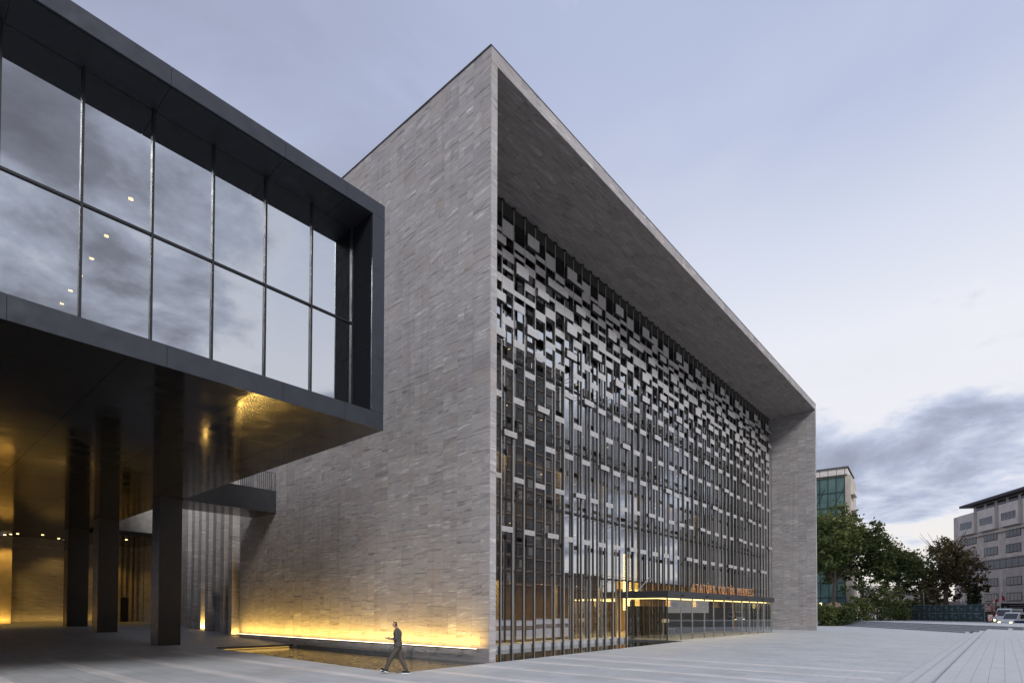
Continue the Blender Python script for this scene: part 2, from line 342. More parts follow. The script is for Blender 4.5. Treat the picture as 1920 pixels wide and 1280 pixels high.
def smoothmesh(o):
    for p in o.data.polygons: p.use_smooth = True
def lamp(name, typ, loc, energy, col, size=0.3, rot=None, parent=None, **kw):
    l = bpy.data.lights.new(name, typ); l.energy = energy; l.color = col
    if typ == 'AREA':
        l.shape = 'RECTANGLE'; l.size = size[0]; l.size_y = size[1]
    else: l.shadow_soft_size = size
    for k, v in kw.items(): setattr(l, k, v)
    o = bpy.data.objects.new(name, l); COL.objects.link(o); o.location = loc
    if rot is not None: o.rotation_euler = rot
    if parent is not None: o.parent = parent
    return o
GOLD = (1.0, 0.60, 0.14)

# ================================================================== SETTING: ground, plaza, terrace, pool
def gz(y):
    ks = [(-99, 0), (16.1, 0), (18.3, .15), (23.2, .25), (29.7, .56), (37, .81), (46.5, .98), (60, 1.1)]
    for (a, za), (b, zb) in zip(ks, ks[1:]):
        if y <= b: return za+(zb-za)*(max(y, a)-a)/(b-a)
    return 1.1
mb = MB(); mb.face([(-900, -900, -.35), (1200, -900, -.35), (1200, 900, -.35), (-900, 900, -.35)])
tag(mb.build('ground', 'asphalt'), kind='structure')
mb = MB()
mb.face([(-70, -13.71, 0), (20.6, -13.71, 0), (20.6, .98, 0), (19.4, .9, 0), (-.1, -.5, 0), (-5.2, -.75, 0), (-70, -.75, 0)])
mb.face([(20.6, -13.71, 0), (120, -13.71, 0), (120, 60, 0), (54.3, 60, 0), (54.3, 5.9, 0), (20.6, 5.9, 0)])
mb.face([(-70, -.75, 0), (-5.2, -.75, 0), (-4.2, 16.1, 0), (-70, 16.1, 0)])
ys = [16.1, 18.3, 20.7, 23.2, 26.4, 29.7, 33.3, 37, 41, 46.5, 52]
for a, b2 in zip(ys, ys[1:]): mb.face([(-70, a, gz(a)), (.6, a, gz(a)), (.6, b2, gz(b2)), (-70, b2, gz(b2))])
# drop of the paving edge around the pool
for p, q in (((-5.2, -.75), (-4.2, 16.1)), ((-.1, -.5), (-5.2, -.75)), ((19.4, .9), (-.1, -.5)), ((20.6, .98), (19.4, .9)), ((20.6, 5.9), (20.6, .98)), ((-4.2, 16.1), (.6, 16.1))):
    mb.face([(*p, 0), (*q, 0), (*q, -.3), (*p, -.3)])
plaza = tag(mb.build('plaza', 'plaza_stone'), kind='structure')
# lighter bands of paving running towards the forecourt
for k in range(14):
    x = -27.2+2.55*k
    if x < -5.4: y1 = 16.0
    elif x < -0.4: y1 = -.85+.04*(x+5)
    elif x < 20: y1 = -.62+.073*x
    else: y1 = 1.6
    n = max(1, int((y1+13.1)/7.3)); step = (y1+13.1)/n
    for j in range(n):
        bx('band', 'band_stone', plaza, x, x+.46, -13.1+j*step+.004, -13.1+(j+1)*step-.004, -.02, .005)
# pool
mb = MB(); mb.face([(-5.6, -1.2, -.30), (20.8, -1.2, -.30), (20.8, 16.4, -.30), (-5.6, 16.4, -.30)])
tag(mb.build('pool_floor', 'dark_stone'), kind='structure')
mb = MB(); mb.face([(-5.4, -1.0, -.075), (20.7, -1.0, -.075), (20.7, 16.2, -.075), (-5.4, 16.2, -.075)])
tag(mb.build('pool_water', 'water'), kind='structure')
kerb = empty('pool_kerb'); tag(kerb, kind='structure')
for k in range(5): bx('coping', 'dark_stone', kerb, -4.18+k*.85, -4.18+(k+1)*.85-.01, 15.98, 16.35, -.03, .07)
bx('light_line', 'led_gold', kerb, -4.1, -.25, 15.94, 15.97, -.065, -.045)
bx('ledge', 'dark_stone', kerb, -.5, -.03, 4.9, 14.6, -.29, .13)
for k in range(9): bx('sill_stone', 'plaza_stone', kerb, .42+k*2.2, .42+(k+1)*2.2-.012, 4.98, 5.86, -.29, .16+.003*(k % 2))
bx('plinth', 'dark_stone', kerb, 20.2, 20.62, .99, 5.9, -.29, .035)
# upper terrace with steps
ter = MB(); ter.box(-90, 76.5, -60, -14.72, -.30, .435)
terrace = tag(ter.build('terrace', 'terrace_stone'), kind='structure')
for i, (y0, y1, z) in enumerate(((-14.72, -14.19, .30), (-14.19, -13.70, .15))):
    for k in range(8): bx('step', 'terrace_stone', terrace, -20+k*9.5, -20+(k+1)*9.5-.006, y0+.002, y1, -.29, z)
rnd = random.Random(3)
for r in range(12):
    y = -14.70-.305*r
    for k in range(25):
        x0 = -2.2+1.25*k+(.6 if r % 2 else 0)
        mb = MB(); mb.box(x0+.003, x0+1.247, y-.302, y-.003, .40, .45+rnd.uniform(-.0015, .0015), rnd.random()); mb.build('slab', 'terrace_stone', terrace)
mb = MB(); mb.box(-90, -2.21, -60, -14.703, .40, .4485); mb.box(-2.21, 76.4, -60, -18.38, .40, .4485); mb.box(29.7, 76.4, -18.375, -14.703, .40, .4485)
tag(mb.build('slab_field', 'terrace_stone', terrace), kind='stuff')
# far flight of dark steps up to the street podium
d1 = Vector((16.3, 10.2, 0)).normalized(); nrm = Vector((d1.y, -d1.x, 0))
fl = empty('far_steps'); tag(fl, kind='structure')
for i in range(5):
    o = Vector((56.2, -13.0, -.28))+nrm*(.52*i)-d1*(1.2*i)
    mb = MB(); mb.obox(o, d1*(42+i), nrm*(14 if i == 4 else .53), (0, 0, .28+.15*(i+1))); mb.build('step', 'step_dark', fl)
mb = MB(); o = Vector((56.2, -13.0, .70))+nrm*2.7-d1*3; mb.obox(o, d1*44, nrm*11, (0, 0, .055)); mb.build('landing', 'plaza_stone', fl)

# ================================================================== MAIN BUILDING
L, H, WP, DS, ZS = 54.05, 25.64, .38, 4.69, 25.0
SL = .26/DS
hall = empty('culture_hall'); tag(hall, 'monumental grey stone portal building with aluminium lattice and glass front', 'building')
mb = MB(); mb.box(.03, WP-.03, .001, 23.2, -.29, H-.03); side = mb.build('side_wall', 'stone_wall', hall)
mb = MB(); mb.box(L-WP+.03, L-.03, .001, 45, -.2, ZS+.2); pier = mb.build('end_wall', 'stone_wall', hall)
mb = MB(); i = 0
x0, x1 = .04, L-.04
mb.v = [(x0, .002, ZS+.04), (x1, .002, ZS+.04), (x1, 6.0, ZS+.04-SL*6.0), (x0, 6.0, ZS+.04-SL*6.0), (x0, .002, H-.04), (x1, .002, H-.04), (x1, 6.0, H-.04), (x0, 6.0, H-.04)]
mb.f = [(3, 2, 1, 0), (4, 5, 6, 7), (0, 1, 5, 4), (1, 2, 6, 5), (2, 3, 7, 6), (3, 0, 4, 7)]; mb.t = [.4]*6; mb.m = [0]*6
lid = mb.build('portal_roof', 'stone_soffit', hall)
mb = MB(); mb.box(.5, L-.05, 6.0, 45, H-.6, H-.04); mb.build('roof', 'roof_dark', hall)
mb = MB(); mb.box(.03, .32, 23.21, 45, 13.2, H-.05); mb.box(.4, L-.04, 44.8, 45.2, 0, H-.05); mb.build('rear_wall', 'concrete', hall)
mb = MB(); mb.box(-.04, .5, -.04, 23.2, H, H+.05); mb.box(.5, L+.04, -.04, .3, H, H+.05); mb.build('parapet_cap', 'roof_dark', hall)
# stone cladding
STN = []   # (parent, material, function filling an MB, centre, area)
rs = random.Random(11)
def split_col(z0, z1, hs):
    out = []; z = z0
    while z < z1-1e-6:
        h = rs.choice(hs); e = min(z+h, z1)
        if z1-e < .16: e = z1
        out.append((z, e)); z = e
    return out
GAP = .004
def add_stone(par, mat, kind, a0, a1, b0, b1):
    p = rs.uniform(0, .012); tn = min(max(rs.gauss(.5, .21), 0), 1)
    def fill(m2):
        if kind == 'side': m2.box(-p, .05, a0+GAP, a1-GAP, b0+GAP, b1-GAP, tn)
        elif kind == 'far': m2.box(L-WP-p, L-WP+.05, a0+GAP, a1-GAP, b0+GAP, b1-GAP, tn)
        elif kind == 'front': m2.box(a0+GAP*.7, a1-GAP*.7, -.032-p*.5, .0, b0+GAP*.7, b1-GAP*.7, tn)
        else:
            za, zb = ZS-SL*b0, ZS-SL*b1
            m2.obox((a0+GAP, b0+GAP, za-p*.5), (a1-a0-2*GAP, 0, 0), (0, b1-b0-2*GAP, zb-za), (0, 0, .07), tn)
    ca, cb = (a0+a1)/2, (b0+b1)/2
    c = {'side': (0, ca, cb), 'far': (L-WP, ca, cb), 'front': (ca, 0, cb), 'soffit': (ca, cb, ZS)}[kind]
    n_ = {'side': (-1, 0, 0), 'far': (-1, 0, 0), 'front': (0, -1, 0), 'soffit': (0, 0, -1)}[kind]
    v = CAM-Vector(c); ar = (a1-a0)*(b1-b0)*max(v.normalized().dot(Vector(n_)), .02)/v.length_squared
    if kind == 'side' and ca > 12 and cb > 8: ar *= .05 if cb < 16 else .3   # behind the dark block
    STN.append((ar, par, mat, fill))
y = 0.0; k = 0
while y < 23.2-.05:
    w = rs.choice((.92, 1.0, 1.08)); w = w if y+w < 22.7 else 23.2-y
    for z0, z1 in split_col(-.28, H-.6 if False else H-.01, (.3, .45, .45, .6, .9)):
        if rs.random() < .45:
            f = rs.choice((.4, .5, .6)); add_stone(side, 'stone_wall', 'side', y, y+w*f, z0, z1); add_stone(side, 'stone_wall', 'side', y+w*f, y+w, z0, z1)
        else: add_stone(side, 'stone_wall', 'side', y, y+w, z0, z1)
    y += w; k += 1
for z0, z1 in split_col(-.28, ZS, (.6, .9, 1.2)):
    add_stone(side, 'stone_wall', 'front', 0, WP, z0, z1); add_stone(pier, 'stone_wall', 'front', L-WP, L, max(z0, .005), z1)
x = 0.0
while x < L-.1:
    w = min(rs.choice((1.2, 1.5, 1.8)), L-x); add_stone(lid, 'stone_wall', 'front', x, x+w, ZS+.003, H-.02); x += w
for r in range(9):
    x = WP; b0, b1 = r*DS/9, (r+1)*DS/9
    while x < L-WP-.05:
        w = min(rs.choice((.8, 1.2, 1.2, 1.6)), L-WP-x)
        if L-WP-x-w < .3: w = L-WP-x
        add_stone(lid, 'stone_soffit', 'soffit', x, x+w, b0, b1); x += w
y = 0.0
while y < DS-.05:
    w = min(rs.choice((.55, .8, .95)), DS-y)
    if DS-y-w < .3: w = DS-y
    for z0, z1 in split_col(.005, ZS-.2, (.3, .45, .6)): add_stone(pier, 'stone_wall', 'far', y, y+w, z0, z1)
    y += w
STN.sort(key=lambda s: -s[0])
rest = {}
for i, (ar, par, mat, fill) in enumerate(STN):
    if i < 300:
        mb = MB(); fill(mb); mb.build('stone', mat, par)
    else: fill(rest.setdefault((par.name, mat), (par, MB()))[1])
for (pn, mat), (par, mb) in rest.items(): tag(mb.build('stone_cladding', mat, par), kind='stuff')
# wall washer along the foot of the side wall
ws = bx('wall_washer', 'frame_steel', hall, -.30, -.22, .45, 22.9, .46, .505)
bx('diffuser', 'led_strip', ws, -.295, -.225, .47, 22.88, .5055, .520)
for k in range(14): bx('bracket', 'frame_steel', ws, -.23, .0, 1.4+1.62*k, 1.44+1.62*k, .43, .458)
lamp('wall_washer_light', 'AREA', (-.42, 11.6, .54), 300, (1.0, .60, .115), (.07, 22.6), (0, R(190), 0), hall)
# fluted wall beyond the corner
fw_ = bx('fluted_wall', 'stone_wall', hall, .5, .8, 23.2, 46.4, -.2, 13.2)
for k in range(7):
    y = 24.05+1.36*k
    mb = MB(); mb.box(.0, .52, y+.45, y+1.02, 3.4 if k in (2,) else -.1, 13.2, rs.random()); mb.build('fin', 'stone_wall', fw_)
bx('door', 'black_matte', fw_, .44, .50, 26.3, 27.55, .2, 3.3)
bx('lintel', 'stone_wall', fw_, .1, .52, 26.0, 27.9, 3.1, 3.38)
for y_, e_ in ((24.25, 7), (29.7, 30)): lamp('fin_uplight', 'AREA', (.22, y_, gz(y_)+.12), e_, GOLD, (.3, .12), (R(166), 0, 0), hall)
# --- aluminium lattice
MX0, MP = 5.91, .976
scr = empty('lattice_screen', parent=hall)
def mull_mesh(z0, name):
    mb = MB()
    mb.box(.01, .068, DS, DS+.03, z0, 24.70, .5, 0)
    mb.box(.014, .064, DS+.03, DS+.16, z0, 24.72, .5, 1)
    mb.box(-.05, .13, DS-.09, DS+.02, 24.64, 24.735, .5, 1)
    for z in (4.4, 8.6, 12.75, 16.9, 21.0):
        if z < z0+.3: continue
        for dz in (-.16, .16): mb.tube((.04, DS+.2, z+dz), (.04, 5.84, z), .018, n=4, mi=1)
    return mb.mesh(name, ['cap_alloy', 'bronze_dark'])
mm0, mm1 = mull_mesh(-.12, 'mullion'), mull_mesh(3.55, 'mullion_short')
K0, K1 = -5, 48
def mx(k): return MX0+MP*k
for k in range(K0, K1+1):
    link('mullion', mm1 if 20.0 < mx(k) < 44.3 else mm0, scr, (mx(k), 0, 0))
PAN = {0: [(23.72, 22.87), (22.06, 21.58), (21.17, 20.97), (20.55, 19.84), (18.33, 17.92), (15.87, 15.55), (6.73, 6.43)],
 1: [(22.89, 22.5), (22.28, 22.06), (20.12, 19.84), (19.49, 19.06), (17.34, 16.96), (14.09, 13.76), (9.58, 9.29)],
 2: [(22.9, 22.5), (22.06, 21.6), (20.98, 20.56), (20.12, 19.83), (15.87, 15.54), (11.97, 11.66), (6.73, 6.44)],
 3: [(23.12, 22.87), (22.5, 22.06), (21.6, 21.17), (19.82, 19.35), (17.34, 16.97), (9.58, 9.3)],
 4: [(23.7, 22.87), (21.18, 20.97), (20.38, 19.83), (18.36, 18.0), (15.87, 15.53), (11.96, 11.65)],
 5: [(22.91, 22.52), (21.19, 20.56), (19.48, 19.06), (17.35, 17.02), (14.09, 13.76), (9.58, 9.29)],
 6: [(22.5, 22.09), (21.18, 20.6), (15.88, 15.53), (11.97, 11.65), (6.74, 6.43)],
 7: [(22.51, 22.1), (20.56, 20.15), (19.49, 19.05), (17.36, 17.0), (14.08, 13.75)],
 8: [(23.72, 22.87), (22.88, 22.5), (22.07, 21.62), (21.18, 20.57), (20.12, 19.83), (18.36, 17.95), (11.96, 11.66), (6.73, 6.42)],
 9: [(23.12, 22.9), (21.8, 21.6), (20.56, 20.13), (17.35, 16.98), (14.09, 13.76), (9.58, 9.3)]}
BOX = {0: [(11.96, 11.65, 1)], 1: [(21.58, 20.96, 1)], 2: [(23.72, 23.08, 1), (18.38, 17.92, 1)], 3: [(20.98, 20.55, 1), (14.08, 13.75, 1)],
 4: [(22.07, 21.6, 2), (6.71, 6.42, 1)], 6: [(23.62, 23.12, 1), (23.11, 22.9, 2), (20.13, 19.5, 1), (18.36, 17.95, 1)], 7: [(21.62, 21.16, 1), (9.58, 9.3, 1)],
 8: [(15.86, 15.53, 1)], 9: [(22.5, 22.07, 1), (19.36, 18.9, 1)]}
PC = {}
def panel_mesh(h, w, box):
    key = (round(h, 2), round(w, 3), box)
    if key in PC: return PC[key]
    mb = MB(); n = max(2, round(h/.095)); s = h/n; g = .009; yb = .028
    for i in range(n):   # ribbed front
        a, b2 = i*s+(g if i else 0), (i+1)*s-(g if i < n-1 else 0)
        mb.face([(0, 0, a), (w, 0, a), (w, 0, b2), (0, 0, b2)])
        if i < n-1:
            mb.face([(0, 0, b2), (w, 0, b2), (w, .014, b2+g), (0, .014, b2+g)]); mb.face([(0, .014, b2+g), (w, .014, b2+g), (w, 0, b2+2*g), (0, 0, b2+2*g)])
    mb.face([(w, yb, 0), (0, yb, 0), (0, yb, h), (w, yb, h)]); mb.face([(0, yb, 0), (w, yb, 0), (w, 0, 0), (0, 0, 0)]); mb.face([(0, 0, h), (w, 0, h), (w, yb, h), (0, yb, h)])
    mb.face([(0, yb, 0), (0, 0, 0), (0, 0, h), (0, yb, h)]); mb.face([(w, 0, 0), (w, yb, 0), (w, yb, h), (w, 0, h)])
    if box: mb.box(.012, w-.012, yb+.001, .245, .012, h-.012, .5, 1)
    PC[key] = mb.mesh('lattice_panel', ['aluminium', 'bronze_dark']); return PC[key]
allp = []; head = MB()
for k in range(K0, K1):
    b_ = k % 10
    low = 3.6 if 20.0 < mx(k) < 44.3 else 0
    for z1, z0 in PAN[b_]: allp.append((k, z0, z1, 1, False))
    if k == -1: allp.append((k, 16.95, 17.34, 1, True))
    for z1, z0, w in BOX.get(b_, []): allp.append((k, z0, z1, w, True))
    head.box(mx(k)+.07, mx(k)+MP+.005, DS+.012, DS+.05, 23.97, 24.69)
vis = sorted([p for p in allp if p[0] >= -1], key=lambda p: p[0]); hid = [p for p in allp if p[0] < -1]
head.build('head_band', 'bronze_dark', scr)  # dark bronze puts the shade under the soffit into the band's colour
jm = MB()
cnt = {True: 0, False: 0}
def place_panel(p):
    k, z0, z1, w, box = p
    if box: return (mx(k)-.0, DS-.25, z0), w*MP+.075, 'box_panel'
    return (mx(k)+.07, DS+.008, z0), MP-.062, 'panel'
for p in vis+hid:
    loc, w, nm = place_panel(p); me = panel_mesh(p[2]-p[1], w, p[4]); cnt[p[4]] += 1
    if cnt[p[4]] <= 300: link(nm, me, scr, loc)
    else:
        o = len(jm.v); jm.v += [tuple(v.co+Vector(loc)) for v in me.vertices]
        for f in me.polygons: jm.f.append(tuple(o+i for i in f.vertices)); jm.t.append(.5); jm.m.append(f.material_index)
if jm.f: tag(jm.build('panel_field', ['aluminium', 'bronze_dark'], scr), kind='stuff')
# --- glazing behind the lattice
YG = 5.9
glz = empty('curtain_wall', parent=hall)
zr = [.17, 4.4, 8.6, 12.75, 16.9, 21.0, 24.64]
GC = {}
def pane_mesh(w, h, mat):
    key = (round(w, 3), round(h, 3), mat)
    if key not in GC:
        mb = MB(); mb.face([(0, 0, 0), (w, 0, 0), (w, 0, h), (0, 0, h)]); GC[key] = mb.mesh('pane', mat)
    return GC[key]
x = MX0-MP*5.5; xs = []
while x < L-WP-.1: xs.append(x); x += 2*MP
xs[0] = max(xs[0], .4); xs.append(L-WP-.02)
rp = random.Random(5)
for a, b2 in zip(xs, xs[1:]):
    for z0, z1 in zip(zr, zr[1:]):
        if z1 < 5 and 20.2 < (a+b2)/2 < 44.5: continue
        o = link('pane', pane_mesh(b2-a-.04, z1-z0-.06, 'glass_facade'), glz, (a+.02, YG, z0+.03))
        o.rotation_euler = (R(rp.uniform(-.12, .12)), 0, R(rp.uniform(-.15, .15)))
for a in xs: bx('glazing_bar', 'glazing_bar', glz, a-.025, a+.025, YG-.05, YG+.12, 3.4 if 20.2 < a < 44 else .17, 24.65)
for z in zr[1:-1]:
    mb = MB(); mb.box(.4, L-WP, YG-.09, YG+.14, z-.05, z+.05) if z > 5 else (mb.box(.4, 20.2, YG-.09, YG+.14, z-.05, z+.05), mb.box(44.4, L-WP, YG-.09, YG+.14, z-.05, z+.05), mb.box(20.2, 44.4, YG-.09, YG+.14, z-.05, z+.05))
    mb.build('transom', 'bronze_dark', glz)
bx('bottom_rail', 'bronze_dark', glz, .4, 20.2, YG-.06, YG+.1, .12, .17)
bx('head_panel', 'bronze_dark', glz, .4, L-WP-.03, DS+.4, 6.2, 24.665, 24.75)
# --- foyer seen through the glass
foy = empty('foyer', parent=hall)
bx('floor', 'interior_floor', foy, .4, L-.4, 5.95, 15, -.2, .12)
bx('back_wall', 'interior_wall', foy, .4, L-.4, 14, 14.3, .1, 24.6)
for z in (4.45, 8.65, 12.8, 16.95, 21.05):
    g_ = bx('gallery', 'interior_wall', foy, .5, L-.5, 9.6, 13.95, z-.35, z)
    bx('balustrade', 'interior_wall', foy, .5, L-.5, 9.5, 9.58, z-.4, z+.95)
    rr = random.Random(int(z*10))
    for q in range(11):
        xq = 3.5+q*4.6+rr.uniform(-.7, .7); bx('downlight', 'downlight_glow', g_, xq, xq+.11, 10.4, 10.51, z-.372, z-.352)
for q in range(9): bx('column', 'gold_wall', foy, 3.6+q*6, 4.05+q*6, 8.0, 8.45, .12, 24.5)
ch = empty('chandelier', parent=foy)
for cxx, w_, z0, z1 in ((26.6, 1.2, 2.2, 7.2), (25.2, .18, 1.6, 6.6), (29.2, .35, 3.4, 6.9)):
    mb = MB(); nz_ = int((z1-z0)/.17)
    for j in range(nz_):
        for q in range(max(1, int(w_/.17))): mb.box(cxx+q*.17, cxx+q*.17+.12, 9.0, 9.05, z0+j*.17, z0+j*.17+.11)
    mb.build('light_column', 'chandelier_glow', ch)
lamp('foyer_light', 'AREA', (10, 9.3, 4.0), 620, (1.0, .68, .26), (16, 2), (0, 0, 0), foy)
lamp('foyer_light', 'AREA', (30, 9.3, 4.0), 900, (1.0, .66, .22), (22, 2), (0, 0, 0), foy)
lamp('foyer_light', 'AREA', (26, 8.0, 12.0), 300, (1.0, .72, .36), (44, 2), (R(35), 0, 0), foy)

# ================================================================== ENTRANCE VESTIBULE
ves = empty('entrance_vestibule', (20.3, 1.94, 0)); tag(ves, 'low glass entrance vestibule with dark flat roof and glowing ceiling strip', 'vestibule')
def vb(name, mat, *b): 
    o = bx(name, mat, None, *b); o.parent = ves; o.matrix_parent_inverse = Matrix.Translation((-20.3, -1.94, 0)); return o
vb('roof', 'frame_steel', 20.24, 44.7, 1.84, 5.8, 3.09, 3.54)
ceil_ = vb('ceiling', 'gold_wall', 20.34, 44.2, 2.02, 5.7, 3.04, 3.085)
vb('light_trough', 'vestibule_glow', 20.5, 43.9, 2.4, 2.65, 2.97, 3.035)
vb('light_trough', 'vestibule_glow', 20.55, 20.67, 2.7, 5.6, 2.99, 3.035)
vxs = [20.32, 22.58, 24.56, 26.9, 28.75, 31.09, 33.09, 35.36, 37.35, 39.77, 41.54, 43.95]
for i, (a, b2) in enumerate(zip(vxs, vxs[1:])):
    o = link('pane', pane_mesh(b2-a-.03, 3.02, 'glass_vestibule'), ves, (a+.015-20.3, 0, .03)); 
for i, a in enumerate(vxs): vb('post', 'glazing_bar' if i else 'frame_steel', a-.03, a+.03, 1.90, 2.0 if i % 2 else 1.98, .0, 3.09)
for a, b2 in ((1.98, 3.8), (3.84, 5.6)):
    o = link('side_pane', pane_mesh(b2-a, 3.02, 'glass_vestibule'), ves, (0.02, a-1.94, .03)); o.rotation_euler = (0, 0, math.pi/2)
o = link('side_pane', pane_mesh(3.6, 3.02, 'glass_vestibule'), ves, (23.65, .05, .03)); o.rotation_euler = (0, 0, math.pi/2)
for k in range(5): 
    mb = MB(); mb.tube((22.6+k*4.55, 1.83, 3.28), (22.5+k*4.55, 1.66, 3.24), .05, .07, 8); o = mb.build('spotlight', 'frame_steel', ves); o.matrix_parent_inverse = Matrix.Translation((-20.3, -1.94, 0))
lamp('vestibule_light', 'AREA', (32, 2.9, 2.97), 75, (1.0, .70, .26), (22, .25), (0, 0, 0))
bw = bx('black_partition', 'black_matte', None, 22.2, 44.3, 5.95, 6.2, .125, 2.5); tag(bw, 'tall black partition wall standing inside the glass vestibule', 'partition')
for x_, z_ in ((23.05, 1.55), (23.05, .85)): bx('niche', 'interior_wall', bw, x_, x_+.62, 5.99, 5.998, z_, z_+.33)
# baggage scanner
bs = empty('baggage_scanner', (24.6, 4.4, .01)); tag(bs, 'grey baggage scanner with roller table inside the entrance vestibule', 'scanner')
def part(name, mat, par, *b): mb = MB(); mb.box(*b); return mb.build(name, mat, par)
for lx in (-.42, .35): part('leg', 'glazing_bar', bs, lx, lx+.08, -.3, -.2, 0, 1.2)
part('control_panel', 'white_paint', bs, -.45, .45, -.34, -.16, 1.2, 1.48)
part('tunnel', 'black_metal', bs, -.42, .5, -.18, .6, .55, 1.3)
part('roller_table', 'glazing_bar', bs, .5, 1.75, -.25, .45, .66, .74)
for lx in (1.2, 1.65): part('leg', 'glazing_bar', bs, lx, lx+.07, -.22, -.14, 0, .66)
# turnstile screen
bx('display_totem', 'black_matte', None, 20.95, 21.25, 5.0, 5.25, .01, 2.85)
tag(bpy.data.objects['display_totem'], 'slim black totem standing near the left end of the vestibule', 'totem')
# sign letters
sign = empty('entrance_sign', (25.4, 2.3, 3.54)); tag(sign, 'row of copper letters standing on the vestibule roof', 'sign')
txt = 'ATATÜRK KÜLTÜR MERKEZİ'; xx = 0.0
for chn in txt:
    if chn == ' ': xx += .52; continue
    c = bpy.data.curves.new('letter', 'FONT'); c.body = chn; c.size = 1.0; c.extrude = .035; c.bevel_depth = .0
    tmp = bpy.data.objects.new('letter_curve', c); COL.objects.link(tmp); c.materials.append(MATS['letter_copper'])
    lm_ = bpy.data.meshes.new_from_object(tmp.evaluated_get(bpy.context.evaluated_depsgraph_get())); bpy.data.objects.remove(tmp)
    o = bpy.data.objects.new('letter', lm_); COL.objects.link(o); o.parent = sign
    o.rotation_euler = (math.pi/2, 0, 0); o.location = (xx, 0, .02); o.scale = (.78, 1, 1)
    xx += {'M': .82, 'E': .56, 'L': .55, 'İ': .34}.get(chn, .68)
SIGNW = xx
sign.scale = (14.25/SIGNW, 1, 1)
lamp('sign_light', 'AREA', (32.5, 2.1, 3.58), 8, (1.0, .55, .15), (14.4, .05), (R(158), 0, 0))
# thin tubes standing in for a camera crane mirrored in the glass
rb = MB(); rb.tube((18.9, 4.2, 3.55), (20.6, 4.2, 4.6), .035, n=6); rb.tube((20.6, 4.2, 4.6), (21.3, 4.2, 4.45), .05, n=6); rb.tube((20.9, 4.2, 4.55), (21.2, 4.2, 4.2), .03, n=5)
o = rb.build('crane_reflection', 'glazing_bar'); o.location = (1.4, 0, 0); tag(o, 'thin white mirror image of a crane, modelled as tubes above the vestibule roof', 'reflection')

# ================================================================== DARK BLOCK ON COLUMNS
XB, ZB, ZT = -5.29, 8.19, 15.93
blk = empty('gallery_block'); tag(blk, 'cantilevered black metal block with two rows of large windows', 'building')
XL = -44.0
ZI0, ZI1, XI = 8.76, 15.44, -5.78
YW = 1.14
mb = MB(); mb.box(XL, XB-.02, .03, 38.5, ZI1+.02, ZT-.02); mb.build('roof', 'black_metal', blk)
mb = MB(); mb.box(XL, XB-.02, .03, 38.5, ZB+.05, ZI0-.02); mb.build('floor', 'black_metal', blk)
mb = MB(); mb.box(XI+.02, XB-.02, .03, 38.5, ZI0-.02, ZI1+.02); mb.build('end_wall', 'black_metal', blk)
mb = MB(); mb.box(XL, XI, 30, 30.2, ZI0, ZI1); mb.build('inner_wall', 'interior_wall', blk)
jt = [XB, -6.78, -8.85, -11.9]; x = -14.95
while x > XL: jt.append(x); x -= 3.0
for a, b2 in zip(jt, jt[1:]):
    for z0, z1 in ((ZB, ZI0-.006), (ZI1+.006, ZT)): bx('fascia_panel', 'black_metal', blk, b2+.005, a-.005, -.012, .05, z0, z1)
for z0, z1 in ((ZI0, 10.6), (10.6, 13.6), (13.6, ZI1)):
    bx('fascia_panel', 'black_metal', blk, XI, XB, -.011, .05, z0+.003, z1-.003)
for z0, z1 in ((ZI0, 10.9), (10.9, 13.2), (13.2, ZI1)): bx('reveal_panel', 'black_flat', blk, XI-.012, XI+.03, .06, YW+.05, z0+.004, z1-.004)
for a, b2 in zip(jt[1:], jt[2:]): 
    bx('recess_ceiling', 'black_matte', blk, b2+.005, a-.005, .055, YW+.2, ZI1-.02, ZI1+.03)
bx('recess_ceiling', 'black_matte', blk, jt[1]+.005, XI-.02, .055, YW+.2, ZI1-.02, ZI1+.03)
bx('sill', 'black_metal', blk, XL, XI-.02, .055, YW+.2, ZI0-.03, ZI0+.01)
mxs = [-5.83-1.53*k for k in range(25)]
edges = [XI-.02]+mxs
rp = random.Random(9)
for i, (a, b2) in enumerate(zip(edges, edges[1:])):
    if a-b2 < .5: continue
    for z0, z1 in ((ZI0+.04, 12.02), (12.08, ZI1-.03)):
        o = link('pane', pane_mesh(a-b2-.05, z1-z0, 'glass_box'), blk, (b2+.025, YW, z0)); o.rotation_euler = (R(rp.uniform(-.1, .1)), 0, R(rp.uniform(-.15, .15)))
for x in mxs: bx('window_bar', 'frame_dark', blk, x-.028, x+.028, YW-.07, YW+.1, ZI0+.01, ZI1-.02)
bx('window_transom', 'frame_dark', blk, XL, XI-.03, YW-.05, YW+.09, 12.02, 12.08)
# ceiling tracks and spots inside
for nm_, px_, pz in (('light_track', -11.53, 15.2), ('cable_tray', -8.15, 14.0), ('cable_tray', -7.8, 14.0)):
    tr_ = bx(nm_, 'frame_steel', blk, px_, px_+.07, 2.0, 14.5, pz, pz+.06)
    if nm_ == 'light_track':
        for yy in (4.76, 6.3, 7.47, 9.39, 11.0, 12.6, 14.1):
            mb = MB(); mb.tube((px_+.035, yy, pz-.16), (px_+.035, yy, pz), .06, .04, 8); sp_ = mb.build('spotlight', 'frame_steel', tr_)
            mb = MB(); mb.tube((px_+.035, yy, pz-.19), (px_+.035, yy, pz-.165), .075, .075, 8); mb.build('bulb', 'track_glow', tr_)
